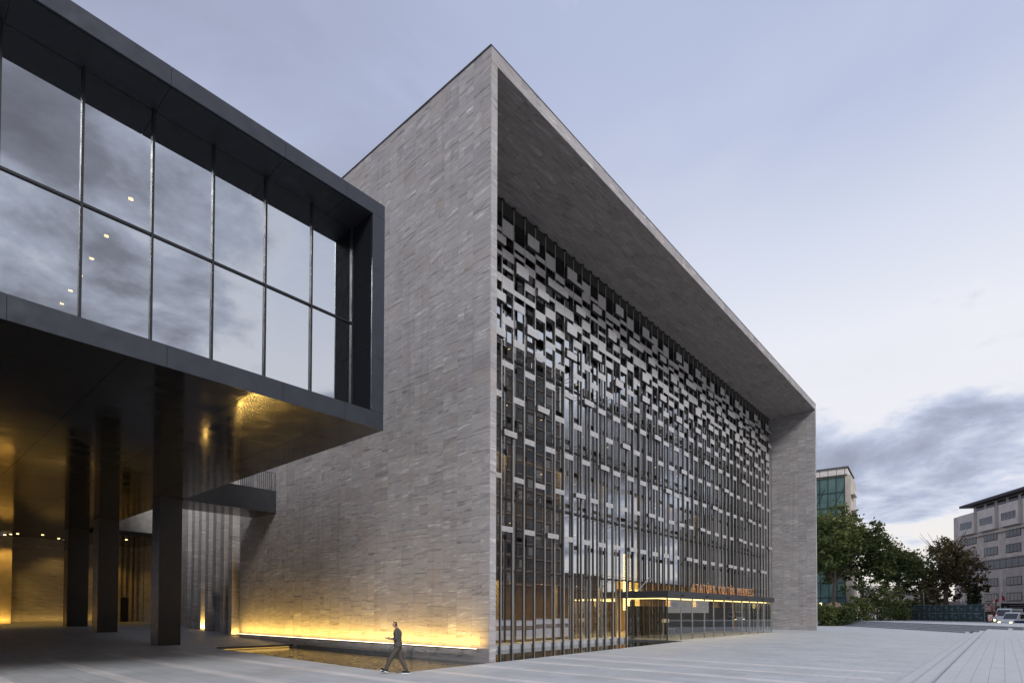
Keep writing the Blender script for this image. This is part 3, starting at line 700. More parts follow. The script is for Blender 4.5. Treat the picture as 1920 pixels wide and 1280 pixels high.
# polished soffit panels
rp = random.Random(21); SPC = {}
x = XB
while x > -34:
    w = 1.46 if x == XB else 3.0
    y = 0.0
    while y < 38.4:
        o = bx('soffit_panel', 'black_soffit', blk, x-w+.006, x-.006, y+.006, min(y+2.2, 38.5)-.006, ZB, ZB+.045)
        o.rotation_euler = (0, 0, 0); y += 2.2
        me = o.data   # sheet metal is never quite flat
        for v in me.vertices:
            v.co.z += rp.uniform(-.003, .003)
    x -= w
mb = MB(); mb.box(-60, -34, 0, 38.5, ZB, ZB+.045); tag(mb.build('soffit_field', 'black_soffit', blk), kind='stuff')
for (x0, x1, y0, y1) in ((-6.4, -5.30, 18.3, 19.5), (-6.52, -5.36, 29.7, 31.0), (-6.75, -5.45, 37.0, 38.2), (-16.2, -15.0, 29.7, 31.0)):
    c_ = empty('column', parent=blk); zb_ = gz(y0)-.02
    for z0, z1 in ((zb_, 3.35), (3.35, 5.85), (5.85, ZB)): bx('casing', 'column_black', c_, x0, x1, y0, y1, z0+.004, z1-.004)
    bx('core', 'black_matte', c_, x0+.02, x1-.02, y0+.02, y1-.02, zb_, ZB)
# rear court walls under the block
rc = empty('rear_wing'); tag(rc, 'stone rear wing lit gold under the black block', 'building')
bx('wall', 'stone_wall', rc, -9.0, .6, 46.5, 46.9, .5, 8.19)
bx('wall', 'gold_wall', rc, -14, -8.9, 44.6, 46.4, .5, 8.0)
bx('ceiling', 'black_soffit', rc, -34, -5.35, 38.52, 46.5, 8.19, 8.4)
bx('canopy', 'black_soffit', rc, -5.3, .5, 36.7, 46.5, 8.0, 8.35)
bx('upper_wall', 'concrete', rc, -5.3, .5, 37.2, 37.6, 8.36, 13)
for k, (x0, x1, z0) in enumerate(((-1.2, -1.0, .9), (-.75, -.6, 3.3), (-.3, -.1, .9), (.1, .3, .9))): bx('fin', 'gold_wall', rc, x0, x1, 46.2, 46.5, z0, 8.0)
bx('door', 'black_matte', rc, -1.0, -.3, 46.42, 46.49, .9, 3.2)
for (x_, y_) in ((-8.66, 44.08), (-8.97, 44.95), (-9.23, 45.75), (-5.86, 42.21), (-5.8, 45.35), (-2.25, 39.96), (-12, 44), (-7.2, 43.4)):
    z_ = 8.0 if x_ > -5.3 else 8.19
    mb = MB(); mb.tube((x_, y_, z_-.02), (x_, y_, z_+.01), .09, .09, 10); mb.build('downlight', 'downlight_glow', rc)
for x_, y_, e_ in ((-9.3, 43.4, 150), (-5.8, 44.9, 60), (-2.2, 44.4, 70), (-13, 41, 90)):
    lamp('downlight_beam', 'SPOT', (x_, y_, 7.9), e_*1.1, GOLD, .15, (0, 0, 0), rc, spot_size=R(110), spot_blend=.6)
lamp('wall_uplight', 'AREA', (-11.2, 44.2, 1.05), 34, GOLD, (4.5, .1), (R(155), 0, 0), rc)
lamp('wall_uplight', 'AREA', (-5.2, 46.1, 1.05), 12, GOLD, (7.0, .1), (R(165), 0, 0), rc)
# footbridge
fb = empty('footbridge', (-2.6, 19.6, 8.1)); tag(fb, 'dark enclosed footbridge with picket railing joining the two buildings', 'footbridge')
def fbx(name, mat, *b):
    o = bx(name, mat, fb, *b); o.matrix_parent_inverse = Matrix.Translation((2.6, -19.6, -8.1)); return o
fbx('fascia', 'black_metal', XB+.02, -.02, 18.2, 18.26, 8.13, 9.49)
fbx('underside', 'black_soffit', XB+.02, -.02, 18.262, 21.2, 8.13, 8.18)
fbx('deck', 'roof_dark', XB+.02, -.02, 18.262, 21.2, 8.3, 8.5)
fbx('handrail', 'frame_steel', XB+.02, -.05, 18.25, 18.29, 10.58, 10.61)
k = 0; x = -5.2
while x < -.06:
    fbx('picket', 'glazing_bar' if k % 9 == 4 else 'frame_steel', x, x+.025, 18.255, 18.285, 9.49, 10.6); x += .125; k += 1

# ================================================================== SURROUNDINGS
def ray_at(u, depth, z=None):
    """point on the ground plan seen in column u of the 1920 px picture at the given depth (used once, to lay the far things out)"""
    d = fw+r2*((u-960)/FPX); f0 = Vector((math.cos(YAW), math.sin(YAW), 0))
    t_ = depth/d.dot(f0); p = CAM+d*t_
    return Vector((p.x, p.y, 0.0 if z is None else z))
def leaf_crown(name, parent, mat, blobs, n, size, seed, up=0.0):
    rr = random.Random(seed); mb = MB()
    tot = sum(b_[3]*b_[4]*b_[5] for b_ in blobs)
    for (cx, cy_, cz, rx, ry, rz) in blobs:
        m_ = max(20, int(n*rx*ry*rz/tot)); nc = max(6, m_//26)
        for q in range(nc):
            while True:
                a = Vector((rr.uniform(-1, 1), rr.uniform(-1, 1), rr.uniform(-1, 1)))
                if .25 < a.length < 1: break
            a = a*(.55+.45*rr.random())/max(a.length, .3) if rr.random() < .6 else a
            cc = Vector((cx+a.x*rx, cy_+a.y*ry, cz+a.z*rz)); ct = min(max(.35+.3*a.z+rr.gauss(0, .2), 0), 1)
            sr = rr.uniform(.35, .8)*max(rx, .8)*.28
            for j in range(26):
                p = cc+Vector((rr.gauss(0, sr), rr.gauss(0, sr), rr.gauss(0, sr*.65)))
                s_ = size*rr.uniform(.6, 1.3)
                t1 = Vector((rr.gauss(0, 1), rr.gauss(0, 1), rr.gauss(0, .7))).normalized(); t2 = t1.orthogonal().normalized(); t2 = (t2*math.cos(q+j)+t1.cross(t2)*math.sin(q+j)).normalized()
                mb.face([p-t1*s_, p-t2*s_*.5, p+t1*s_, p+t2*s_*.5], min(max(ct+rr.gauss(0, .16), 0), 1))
    return mb.build(name, mat, parent)
def trunk(parent, pts, limbs, mat='bark'):
    mb = MB()
    for (p, q, ra, rb_) in pts+limbs: mb.tube(p, q, ra, rb_, 7)
    return mb.build('trunk', mat, parent)
def tree(name, label, loc, h, rad, mat, n, size, seed, low=.25, trunks=1, group='trees beside the portal', blobs=None, tr=.28):
    rr = random.Random(seed); e = empty(name, loc); tag(e, label, 'tree', group)
    pts = []; limbs = []
    for q in range(trunks):
        b0 = Vector((rr.uniform(-.3, .3)*trunks, rr.uniform(-.3, .3)*trunks, 0)); b1 = b0+Vector((rr.uniform(-.3, .3), rr.uniform(-.3, .3), h*low)); b2 = b1+Vector((rr.uniform(-.5, .5)*rad*.3, rr.uniform(-.5, .5)*rad*.3, h*.35))
        pts += [(b0-Vector((0, 0, .4)), b1, tr, tr*.8), (b1, b2, tr*.8, tr*.4)]
        for j in range(8):
            f = rr.random(); s_ = b1.lerp(b2, f); w = rr.uniform(0, 6.28)
            e2 = s_+Vector((math.cos(w)*rad*rr.uniform(.4, .75), math.sin(w)*rad*rr.uniform(.4, .75), h*rr.uniform(.12, .38)))
            limbs.append((s_, e2, tr*.32, tr*.08)); 
            for jj in range(2):
                w2 = w+rr.uniform(-.9, .9); limbs.append((s_.lerp(e2, .6), e2+Vector((math.cos(w2)*rad*.25, math.sin(w2)*rad*.25, rr.uniform(-.02, .1)*h)), tr*.14, tr*.04))
    trunk(e, pts, limbs)
    if blobs is None:
        blobs = [(0, 0, h*.66, rad*.75, rad*.75, h*.24)]
        for j in range(9):
            w = rr.uniform(0, 6.28); k_ = rr.uniform(.35, .75)
            blobs.append((math.cos(w)*rad*k_, math.sin(w)*rad*k_, h*rr.uniform(.38, .86), rad*rr.uniform(.28, .48), rad*rr.uniform(.28, .48), h*rr.uniform(.08, .15)))
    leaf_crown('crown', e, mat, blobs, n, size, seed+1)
    return e
tree('leafy_tree', 'tall green tree against the scaffolded tower', ray_at(1562, 96), 22.4, 6.2, 'leaf_green', 6800, .36, 31, .22)
tree('leafy_tree', 'broad dark green tree leaning out beside the tallest one', ray_at(1620, 99), 19.0, 5.6, 'leaf_dark', 5600, .36, 32, .2)
tree('leafy_tree', 'dark tree in the middle of the row with sky gaps', ray_at(1688, 104), 16.0, 5.6, 'leaf_dark', 3400, .35, 33, .25)
tree('leafy_tree', 'brownish tree with two thick trunks behind the fence', ray_at(1778, 106), 17.2, 5.0, 'leaf_brown', 3600, .33, 34, .3, trunks=2, tr=.42)
tree('leafy_tree', 'thin brownish tree in front of the office block', ray_at(1812, 112), 14.6, 4.2, 'leaf_brown', 2200, .33, 38, .3, trunks=1, tr=.3)
tree('leafy_tree', 'small reddish bare tree between the trunks behind the fence', ray_at(1742, 100), 7.2, 2.4, 'leaf_brown', 700, .22, 35, .35, tr=.13)
tree('leafy_tree', 'rounded green tree filling the gap before the twin trunked one', ray_at(1730, 112), 13.0, 4.6, 'leaf_green', 3000, .34, 41, .25)
# conifer
e = empty('conifer', ray_at(1829, 100)); tag(e, 'small dark conifer beside the poster stand', 'tree')
trunk(e, [(Vector((0, 0, -.3)), Vector((0, 0, 7.2)), .16, .03)], [])
leaf_crown('crown', e, 'leaf_pine', [(0, 0, 1.2+.62*q, 2.1*(1-q/10.5), 2.1*(1-q/10.5), .45) for q in range(10)], 2600, .20, 36)
# bushes
for i, (u, dp, h_, w_, lb) in enumerate(((1543, 86, 3.4, 2.0, 'low green bush right against the far stone pier'), (1572, 87, 3.2, 2.2, 'green bush below the tallest tree trunk'), (1606, 88, 4.6, 2.4, 'leafy green bush with brown twigs'), (1640, 90, 7.6, 2.8, 'large green bush at the head of the dark steps'), (1672, 92, 6.4, 2.6, 'green bush just before the green fence'), (1700, 97, 4.6, 2.2, 'rounded bush at the left end of the fence'))):
    e = empty('bush', ray_at(u, dp)); tag(e, lb, 'bush', 'bushes along the plaza edge')
    mb = MB(); rr = random.Random(i)
    for q in range(7): mb.tube((rr.uniform(-.5, .5), rr.uniform(-.5, .5), -.2), (rr.uniform(-1, 1)*w_*.6, rr.uniform(-1, 1)*w_*.6, h_*.6), .05, .02, 5)
    mb.build('stems', 'bark', e)
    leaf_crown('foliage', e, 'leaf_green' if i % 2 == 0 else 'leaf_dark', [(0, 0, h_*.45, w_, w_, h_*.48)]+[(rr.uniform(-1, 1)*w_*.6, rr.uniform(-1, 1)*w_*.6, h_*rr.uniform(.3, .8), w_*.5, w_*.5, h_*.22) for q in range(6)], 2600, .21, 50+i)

# --- office block on the right
def wall_frame(P0, ang):   # local frame: s along the facade, n outwards
    a = Vector((math.cos(ang), math.sin(ang), 0)); return a
off = empty('office_block'); tag(off, 'grey concrete office block with projecting top floor bays', 'building')
A = Vector((-.866, -.5, 0)); NO = Vector((-.5, .866, 0)); P0 = ray_at(1790, 129)
def ob(name, mat, par, s0, s1, n0, n1, z0, z1):
    mb = MB(); mb.obox(P0+A*s0+NO*n0+Vector((0, 0, z0)), A*(s1-s0), NO*(n1-n0), (0, 0, z1-z0)); return mb.build(name, mat, par)
ob('wall', 'office_wall', off, 0, 34, -14, 0, -.3, 23.6)
rf = ob('roof', 'roof_dark', off, 4.5, 35, -13, 1.2, 25.0, 25.5)
ob('attic_wall', 'office_white', off, 6, 33.5, -12, -.8, 23.6, 25.0)
for k in range(7): ob('attic_window', 'dark_window', off, 7+3.5*k, 9.6+3.5*k, -.8, -.76, 23.75, 24.85)
def win(s0, z0, w, h, lit=False):
    f = ob('window', 'roof_dark', off, s0-.08, s0+w+.08, .0, .05, z0-.1, z0+h+.08)
    for q in range(4): ob('pane', 'office_glass', f, s0+q*w/4+.06, s0+(q+1)*w/4-.06, .05, .062, z0+.05, z0+h-.05)
plain('office_glass', (.035, .04, .045), .05, 0, 1.0, .03, 1)
for k in range(4):
    s0 = 3.2+6.9*k
    by = ob('bay', 'office_white', off, s0, s0+5.6, .0, .75, 19.0, 23.45)
    for q in range(4): ob('pane', 'office_glass', by, s0+.7+q*1.08, s0+.7+q*1.08+.98, .75, .765, 20.2, 21.7)
    for z_ in (16.9, 13.9): win(s0+.9, z_, 4.2, 1.5)
    for z_ in (7.5, 4.4): win(s0+.9, z_, 4.2, 1.5)
    ob('pier', 'office_white', off, s0-1.1, s0-.2, .0, .12, -.2, 10.6)
ob('ledge', 'office_wall', off, 0, 34, .0, .35, 18.2, 18.6); ob('ledge', 'office_wall', off, 0, 34, .0, .2, 12.9, 13.2)
rbn = ob('window_ribbon', 'roof_dark', off, 1.5, 33.6, .0, .06, 10.9, 12.7)
for q in range(17): ob('pane', 'office_glass', rbn, 1.7+q*1.8, 3.35+q*1.8, .06, .075, 11.05, 12.55)
ob('ground_floor', 'roof_dark', off, 1, 33.5, .0, .08, -.2, 3.4)
# --- tower in scaffold netting
tw = empty('scaffold_tower'); tag(tw, 'cream tower block wrapped in green scaffold netting behind the tall tree', 'building')
Q1 = ray_at(1480, 118); Q2 = ray_at(1586, 112); TA = (Q2-Q1); TL = TA.length; TA.normalize(); TN = Vector((TA.y, -TA.x, 0)); TN = TN if TN.dot(CAM-Q1) > 0 else -TN
def tb(name, mat, par, s0, s1, n0, n1, z0, z1):
    mb = MB(); mb.obox(Q1+TA*s0+TN*n0+Vector((0, 0, z0)), TA*(s1-s0), TN*(n1-n0), (0, 0, z1-z0)); return mb.build(name, mat, par)
tb('wall', 'cream', tw, 0, TL+.9, -12, -1.2, 0, 29.6)
tb('roof_edge', 'office_white', tw, -1, TL+.4, -12.4, -.6, 29.6, 30.9)
tb('roof_slab', 'roof_dark', tw, -1.4, TL+.6, -12.6, -.4, 30.9, 31.15)
for z_ in (25.6, 22.4, 19.0): tb('balcony', 'office_white', tw, TL+.9, TL+1.6, -6, -1.4, z_, z_+.9)
for q in range(int((TL-1)/3.2)):
    for z_ in (26.3, 23.0, 19.7, 16.4): tb('window', 'dark_window', tw, 1.5+q*3.2, 3.3+q*3.2, -1.21, -1.16, z_, z_+1.6)
for k in range(4):
    for zz in range(9): tb('netting', 'scaffold_net', tw, k*TL/4+.02, (k+1)*TL/4-.02, -.03+.01*((k+zz) % 2), .0+.01*((k+zz) % 2), 2.0+zz*3.0, 5.0+zz*3.0-.02)
sc = MB()
for q in range(8): 
    p = Q1+TA*(q*TL/7)+TN*.08; sc.tube(p, p+Vector((0, 0, 31)), .05, n=5)
for zz in range(10):
    p = Q1+TN*.1+Vector((0, 0, 2+3*zz)); sc.tube(p, p+TA*TL, .05, n=5)
for q in range(3): sc.tube(Q1+TA*(q*TL/3)+TN*.12+Vector((0, 0, 18+q)), Q1+TA*((q+1)*TL/3)+TN*.12+Vector((0, 0, 27)), .04, n=5)
sc.build('scaffold_poles', 'frame_steel', tw)
# --- garden cafe in front of the tower
cf = empty('garden_parasol', ray_at(1564, 100)); tag(cf, 'wide beige parasol half hidden behind the bushes', 'parasol')
mb = MB(); mb.tube((0, 0, 0), (0, 0, 3.2), .05, n=6); mb.build('pole', 'frame_steel', cf)
mb = MB(); mb.tube((0, 0, 3.0), (0, 0, 4.0), 2.0, .15, 10); mb.build('canopy', 'awning', cf)
mb = MB(); mb.tube((0, 0, -.3), (0, 0, 3.3), .05, n=5); lp = mb.build('garden_lamp', 'frame_steel'); lp.location = ray_at(1539, 95); tag(lp, 'thin garden lamp glowing amber beside the far pier', 'lamp')
mb = MB(); mb.tube((0, 0, 3.3), (0, 0, 3.6), .14, .14, 8); mb.build('globe', 'headlight_glow', lp)
# --- pale low building behind the trees
lw_ = empty('low_pavilion'); tag(lw_, 'pale low wall of a building behind the tree trunks', 'building')
for u0, u1, z1, dp, mt in ((1720, 1800, 4.6, 126, 'cream'), (1700, 1745, 7.4, 138, 'office_wall'), (1640, 1780, 10.6, 190, 'office_wall'), (1600, 1700, 13.0, 230, 'office_wall')):
    a, b2 = ray_at(u0, dp), ray_at(u1, dp); dd = (b2-a); nn = Vector((dd.y, -dd.x, 0)).normalized()
    mb = MB(); mb.obox(a-Vector((0, 0, .4)), dd, -nn*8 if nn.dot(CAM-a) > 0 else nn*8, (0, 0, z1+.4)); mb.build('wall', mt, lw_)
# --- hotel across the square (seen only in the glass)
ht = empty('brown_hotel'); tag(ht, 'tall brown hotel tower mirrored in the glass facade', 'building')
hb = [(52, 112, -84, -66, 74)]
bx('wall', 'hotel_wall', ht, 52, 112, -84, -66, -.3, 70)
bx('podium', 'hotel_wall', ht, 40, 125, -86, -60, -.3, 8)
for f in range(17):
    for c_ in range(16):
        x0 = 53.4+c_*3.65
        bx('window', 'dark_window' if (f*7+c_*3) % 5 else 'cream', ht, x0, x0+2.5, -66.02+.0, -65.96, 9.8+f*3.5, 11.9+f*3.5)
for f in range(18): bx('ledge', 'cream', ht, 52, 112, -66, -65.7, 9.0+f*3.5, 9.25+f*3.5)
for i, (x0, x1, y0, y1, z1) in enumerate(((128, 170, -120, -90, 16), (-60, 20, -130, -110, 19), (20, 48, -130, -100, 14))):
    o = empty('town_block'); tag(o, ['grey town block far across the square', 'long low block across the square mirrored low in the glass', 'small grey block across the square next to the hotel'][i], 'building')
    bx('wall', 'hotel_wall', o, x0, x1, y0, y1, -.3, z1)
    for f in range(int(z1/3.6)-1): bx('window_band', 'dark_window', o, x0+2, x1-2, y1, y1+.05, 3.0+3.6*f, 4.8+3.6*f)

# --- green site fence on the podium
def podz(): return .75
F0, F1 = ray_at(1706, 92), ray_at(1846, 78)
fen = empty('site_fence'); tag(fen, 'dark green mesh site fence in two tiers above the far steps', 'fence')
FD = (F1-F0); FLn = FD.length; FD.normalize(); FN = Vector((FD.y, -FD.x, 0)); FN = FN if FN.dot(CAM-F0) > 0 else -FN
nb = 13
for k in range(nb):
    p = F0+FD*(FLn*k/nb)
    for tier in range(2):
        mb = MB(); mb.obox(p+Vector((0, 0, .78+1.22*tier))+FD*.05, FD*(FLn/nb-.1), FN*.03, (0, 0, 1.12)); pn = mb.build('mesh_panel', 'fence_green', fen)
        q = p+FD*(FLn/nb*.5+(.18 if (k*3+tier) % 4 else -.2)); mb = MB(); mb.obox(q+Vector((0, 0, 1.15+1.22*tier+.25*((k+tier) % 2)))+FN*.031, FD*.34, FN*.012, (0, 0, .34)); mb.build('badge', 'fence_frame', pn)
for k in range(nb+1):
    p = F0+FD*(FLn*k/nb)+Vector((0, 0, .74)); mb = MB(); mb.tube(p, p+Vector((0, 0, 2.5)), .05, n=6); mb.build('post', 'fence_frame', fen)
for tier in range(3):
    p = F0+FN*.05+Vector((0, 0, .78+1.2*tier)); mb = MB(); mb.tube(p, p+FD*FLn, .035, n=5); mb.build('rail', 'fence_frame', fen)
for k in range(nb): 
    p = F0+FD*(FLn*(k+.2)/nb)+FN*.1+Vector((0, 0, .72)); mb = MB(); mb.obox(p, FD*.7, FN*.35, (0, 0, .12)); mb.build('foot', 'concrete', fen)

# --- vehicles on the street
def vehicle(name, label, cat, u, dp, heading, Ln, Wd, Ht, body, lower, roofl=(.12, .9), hood=.0, group='vehicles on the street'):
    e = empty(name, ray_at(u, dp, -.02)); e.rotation_euler = (0, 0, heading); tag(e, label, cat, group)
    def prof(mb, pts, w0, w1, mi=0):
        n = len(pts); i = len(mb.v)
        mb.v += [(x, -w0 if z < Ht*.55 else -w1, z) for x, z in pts]+[(x, w0 if z < Ht*.55 else w1, z) for x, z in pts]
        mb.f += [tuple(range(i, i+n)), tuple(range(i+2*n-1, i+n-1, -1))]+[(i+(k+1) % n, i+k, i+n+k, i+n+(k+1) % n) for k in range(n)]
        mb.t += [.5]*(n+2); mb.m += [mi]*(n+2)
    b0 = .32
    mb = MB(); prof(mb, [(-Ln/2, b0), (Ln/2, b0), (Ln/2+.05, Ht*.35), (Ln/2-hood*.3, Ht*.5), (Ln/2-hood, Ht*.56), (Ln/2-hood-Ht*.28, Ht*.95), (Ln/2-hood-Ht*.36, Ht), (-Ln/2+.12, Ht), (-Ln/2, Ht*.92)], Wd/2, Wd/2*.92)
    bd = mb.build('body', body, e)
    mb = MB(); mb.box(-Ln/2-.012, Ln/2-.25, -Wd/2-.012, Wd/2+.012, b0+.05, Ht*.45); mb.build('side_panel', lower, e)
    mb = MB(); mb.box(-Ln/2+.35, Ln/2-hood-Ht*.32, -Wd/2*.925-.02, Wd/2*.925+.02, Ht*.58, Ht*.86); mb.build('side_window', 'dark_window', e)
    mb = MB(); x0 = Ln/2-hood; mb.face([(x0+.02, -Wd*.42, Ht*.58), (x0+.02, Wd*.42, Ht*.58), (x0-Ht*.24+.02, Wd*.4, Ht*.92), (x0-Ht*.24+.02, -Wd*.4, Ht*.92)]); mb.build('windscreen', 'dark_window', e)
    mb = MB(); mb.box(-Ln/2-.02, -Ln/2, -Wd*.4, Wd*.4, Ht*.58, Ht*.85); mb.build('rear_window', 'dark_window', e)
    for sx in (-.32, .32):
        for sy in (-1, 1):
            mb = MB(); mb.tube((Ln*sx, sy*(Wd/2-.2), .34), (Ln*sx, sy*(Wd/2+.01), .34), .34, .34, 16); w_ = mb.build('wheel', 'rubber', e)
            mb = MB(); mb.tube((Ln*sx, sy*(Wd/2+.011), .34), (Ln*sx, sy*(Wd/2+.02), .34), .2, .2, 12); mb.build('rim', 'fence_frame', w_)
    for sy in (-1, 1):
        mb = MB(); mb.box(Ln/2+.04, Ln/2+.07, sy*Wd*.36-.14, sy*Wd*.36+.14, Ht*.30, Ht*.30+.16); mb.build('headlight', 'headlight_glow', e)
        mb = MB(); mb.box(-Ln/2-.03, -Ln/2-.005, sy*Wd*.42-.08, sy*Wd*.42+.08, Ht*.38, Ht*.38+.25); mb.build('tail_light', 'red_glow', e)
    return e
RA = 2.6
vehicle('minibus', 'white minibus roof showing above the green fence', 'minibus', 1812, 92, RA+.3, 6.0, 2.1, 3.05, 'van_white', 'van_white', hood=.5)
vehicle('police_van', 'white and blue van with lit headlamps at the right edge', 'van', 1908, 79, RA, 5.2, 1.95, 2.15, 'van_white', 'police_blue', hood=.9)
vehicle('delivery_van', 'white van parked behind the blue and white one', 'van', 1890, 90, RA+.2, 5.4, 2.0, 2.75, 'van_white', 'van_white', hood=.6)
vehicle('hatchback', 'dark hatchback below the black banner', 'car', 1930, 96, RA, 4.2, 1.75, 1.5, 'black_metal', 'black_metal', hood=1.1)

# --- street clutter: poster stands, sign, flags, banner
def stand(name, label, u, dp, w, zb_, h_, mat, cat, post=True):
    p = ray_at(u, dp); e = empty(name, p); e.rotation_euler = (0, 0, YAW-math.pi/2); tag(e, label, cat)
    mb = MB(); mb.box(-w/2-.08, w/2+.08, 0, .12, zb_-.08, zb_+h_+.08); mb.build('frame', 'black_matte', e)
    mb = MB(); mb.box(-w/2, w/2, -.012, -.001, zb_, zb_+h_); mb.build('print', mat, e)
    mb = MB(); mb.tube((0, .06, -.3), (0, .06, zb_), .06, n=6); mb.build('post', 'black_matte', e)
    return e
stand('poster_stand', 'larger framed poster high behind the end of the fence', 1856, 82, 1.6, 2.2, 1.15, 'poster_print', 'poster')
stand('poster_stand', 'smaller framed poster low at the end of the fence', 1856, 74, .62, .95, .85, 'poster_print', 'poster')
e = stand('banner', 'long black banner on the ground floor of the office block', 1906, 100, 5.2, 2.2, 1.45, 'black_matte', 'banner')
for j in range(3): 
    mb = MB(); mb.box(-1.3, 2.0, -.02, -.014, 3.35-.36*j, 3.42-.36*j); mb.build('text_line', 'text_grey', e)
mb = MB(); mb.tube((-2.0, -.013, 2.95), (-2.0, -.02, 2.95), .28, .28, 8); mb.build('emblem', 'text_grey', e)
rs_ = empty('road_sign', ray_at(1867, 75)); rs_.rotation_euler = (0, 0, YAW-math.pi/2); tag(rs_, 'triangular red bordered road sign beside the poster', 'road sign')
mb = MB(); mb.tube((0, 0, -.2), (0, 0, 2.3), .035, n=6); mb.build('post', 'fence_frame', rs_)
mb = MB(); mb.prism([(-.3, 0), (.3, 0), (.02, .52), (-.02, .52)], 0, .02); o = mb.build('plate', 'flag_red', rs_); o.rotation_euler = (math.pi/2, 0, 0); o.location = (0, -.04, 1.5)
mb = MB(); mb.prism([(-.2, 0), (.2, 0), (0, .34)], 0, .01); o = mb.build('face', 'flag_white', rs_); o.rotation_euler = (math.pi/2, 0, 0); o.location = (0, -.062, 1.56)
def flag(name, label, u, dp, zt_, cols, pts):
    e = empty(name, ray_at(u, dp)); e.rotation_euler = (0, 0, YAW-math.pi/2); tag(e, label, 'flag')
    mb = MB(); mb.tube((0, 0, -.3), (0, 0, zt_), .04, .03, 6); mb.build('pole', 'frame_steel', e)
    mb = MB(); n = 8
    (x0, z0), (x1, z1), (x2, z2), (x3, z3) = pts
    for i in range(n):
        a, b2 = i/n, (i+1)/n; f = lambda q: .08*math.sin(q*7)
        mb.face([(x0+(x1-x0)*a, f(a), z0+(z1-z0)*a), (x0+(x1-x0)*b2, f(b2), z0+(z1-z0)*b2), (x3+(x2-x3)*b2, f(b2), z3+(z2-z3)*b2), (x3+(x2-x3)*a, f(a), z3+(z2-z3)*a)])
    mb.build('cloth', cols[0], e)
    if len(cols) > 1:
        mb = MB(); mb.tube((x0*.5+x2*.5, -.10, (z0+z2)/2), (x0*.5+x2*.5, -.085, (z0+z2)/2), .28, .28, 10); mb.build('emblem', cols[1], e)
flag('white_flag', 'white flag with a red mark hanging slack on a pole', 1868, 90, 5.0, ('flag_white', 'flag_red'), [(-.0, 3.7), (-.65, 3.45), (-.1, 4.3), (0.0, 4.75)])
flag('red_flag', 'red flag hanging on a tall thin pole', 1879, 98, 5.6, ('flag_red',), [(0, 4.2), (.55, 4.1), (.5, 4.7), (0, 5.1)])
mb = MB(); mb.tube((0, 0, -.3), (0, 0, 5.4), .05, .04, 6); o = mb.build('lamp_pole', 'glazing_bar'); o.location = ray_at(1732, 95); tag(o, 'thin pale pole rising behind the green fence', 'pole')
mb = MB(); mb.tube((0, 0, .2), (0, 0, .95), .07, .06, 8); mb.tube((0, 0, .95), (0, 0, 1.02), .09, .02, 8); o = mb.build('bollard', 'black_matte'); o.location = ray_at(1851, 73); o.location.z = .3; tag(o, 'short black bollard at the corner of the far steps', 'bollard')

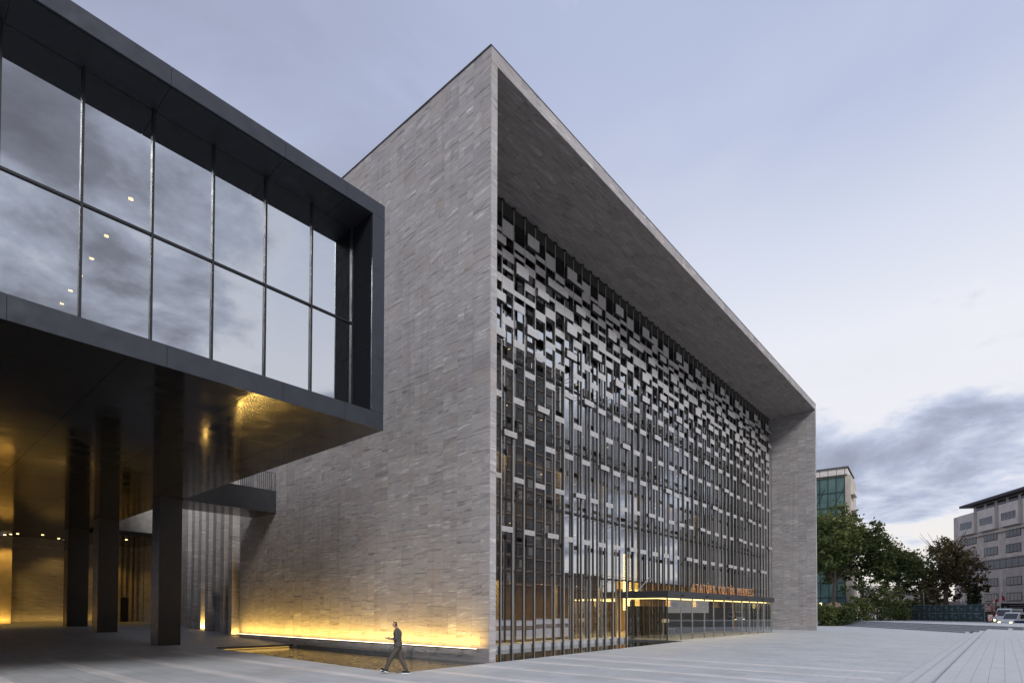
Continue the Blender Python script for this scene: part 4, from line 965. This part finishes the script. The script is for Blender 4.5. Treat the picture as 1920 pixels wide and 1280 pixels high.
# ================================================================== PERSON
def person():
    F = Vector((-.656, .755, 0)); Rv = Vector((F.y, -F.x, 0)); P = Vector((-5.28, -1.02, 0))
    def w(f, r, z): return P+F*f+Rv*r+Vector((0, 0, z))
    J = {}; ed = []; rad = {}
    def j(n, f, r, z, ra, rb_=None, par=None):
        J[n] = w(f, r, z); rad[n] = (ra, rb_ or ra)
        if par: ed.append((par, n))
    j('pelvis', .07, 0, .95, .125, .105); j('waist', .09, 0, 1.10, .115, .10, 'pelvis'); j('chest', .10, 0, 1.30, .14, .12, 'waist'); j('collar', .11, 0, 1.44, .10, .085, 'chest')
    j('neck', .14, 0, 1.50, .052, None, 'collar'); j('headb', .18, 0, 1.575, .07, .075, 'neck'); j('headm', .19, 0, 1.645, .088, .082, 'headb'); j('headt', .185, 0, 1.70, .068, .065, 'headm')
    j('nose', .275, 0, 1.605, .018, None, 'headb')
    for s, nm in ((1, 'r'), (-1, 'l')):
        j('sh'+nm, .11, .17*s, 1.40, .062, None, 'collar'); j('el'+nm, .10, .22*s, 1.13, .046, None, 'sh'+nm)
        j('wr'+nm, .33, .14*s, 1.15, .032, None, 'el'+nm); j('pm'+nm, .42, .10*s, 1.16, .036, .018, 'wr'+nm)
        for q in range(4): 
            j('f%d%s' % (q, nm), .47-.005*q, (.065+.018*q)*s, 1.175-.01*q, .010, None, 'pm'+nm); j('g%d%s' % (q, nm), .49-.006*q, (.045+.016*q)*s, 1.19-.01*q, .009, None, 'f%d%s' % (q, nm))
        j('t'+nm, .40, .06*s, 1.195, .011, None, 'pm'+nm); j('u'+nm, .425, .045*s, 1.205, .010, None, 't'+nm)
    # planted leg behind, swinging leg ahead
    j('hr', .07, .09, .88, .108, None, 'pelvis'); j('kr', .02, .10, .50, .080, None, 'hr'); j('ar', -.20, .10, .11, .058, None, 'kr'); j('toer', -.06, .11, .045, .042, .035, 'ar'); 
    j('hl', .07, -.09, .88, .108, None, 'pelvis'); j('kl', .30, -.09, .53, .080, None, 'hl'); j('al', .47, -.09, .13, .058, None, 'kl'); j('toel', .62, -.10, .10, .042, .035, 'al')
    names_ = list(J); idx = {n: i for i, n in enumerate(names_)}
    me = bpy.data.meshes.new('person_rig'); me.from_pydata([tuple(J[n]) for n in names_], [(idx[a], idx[b2]) for a, b2 in ed], [])
    o = bpy.data.objects.new('person_rig', me); COL.objects.link(o)
    sk = o.modifiers.new('skin', 'SKIN'); sk.use_smooth_shade = True; sk.branch_smoothing = .5
    for n in names_: me.skin_vertices[0].data[idx[n]].radius = rad[n]
    me.skin_vertices[0].data[0].use_root = True
    ss = o.modifiers.new('sub', 'SUBSURF'); ss.levels = 2; ss.render_levels = 2
    dg = bpy.context.evaluated_depsgraph_get(); ev = o.evaluated_get(dg); bm_ = bpy.data.meshes.new_from_object(ev)
    bpy.data.objects.remove(o)
    p = bpy.data.objects.new('person', bm_); COL.objects.link(p)
    bm_.materials.clear()
    for mt in ('shirt', 'trousers', 'skin', 'hair', 'shoe'): bm_.materials.append(MATS[mt])
    for f in bm_.polygons:
        f.use_smooth = True; c = f.center; ff = (c-P).dot(F); r_ = abs((c-P).dot(Rv))
        if c.z > 1.66 or (c.z > 1.56 and ff < .17): mi = 3
        elif c.z > 1.50: mi = 2
        elif c.z > 1.04 and ff > .21: mi = 2
        elif c.z > .98: mi = 0
        elif c.z < .10 or (ff > .44 and c.z < .16): mi = 4
        else: mi = 1
        f.material_index = mi
    tag(p, 'person in dark clothes walking past the pool looking at a phone', 'person')
    # clothes hang looser than the body: a shirt hem shell and the shoes
    mb = MB(); c0 = w(.085, 0, 0); n = 14
    ring = lambda z, a, b2, fo: [tuple(w(.085+fo+a*math.cos(2*math.pi*q/n), b2*math.sin(2*math.pi*q/n), z)) for q in range(n)]
    rings = [ring(.90, .135, .185, .0), ring(1.0, .13, .175, .0), ring(1.15, .125, .165, .01), ring(1.30, .14, .185, .015), ring(1.40, .12, .19, .02), ring(1.46, .075, .10, .035)]
    for a, b2 in zip(rings, rings[1:]):
        for q in range(n): mb.face([a[q], a[(q+1) % n], b2[(q+1) % n], b2[q]])
    s_ = mb.build('shirt', 'shirt', p); smoothmesh(s_)
    for (f0, r0, z0, tilt, nm) in ((-.21, .10, .0, .10, 'shoe'), (.46, -.09, .055, .28, 'shoe')):
        mb = MB(); d = (F*math.cos(tilt)+Vector((0, 0, math.sin(tilt) if f0 > 0 else 0))).normalized()
        mb.obox(w(f0-.08, r0-.045, z0), d*.27, Rv*.09, (0, 0, .025), .5, 1); mb.obox(w(f0-.075, r0-.042, z0+.0255), d*.25, Rv*.084, (0, 0, .06), .5, 0)
        mb.build('shoe', ['shoe', 'white_paint'], p)
    mb = MB(); mb.obox(w(.455, -.035, 1.185), F*.075, Rv*.07, (0, 0, .010)); ph = mb.build('phone', 'black_matte'); tag(ph, 'dark phone held in front of the walking person', 'phone')
    return p
person()
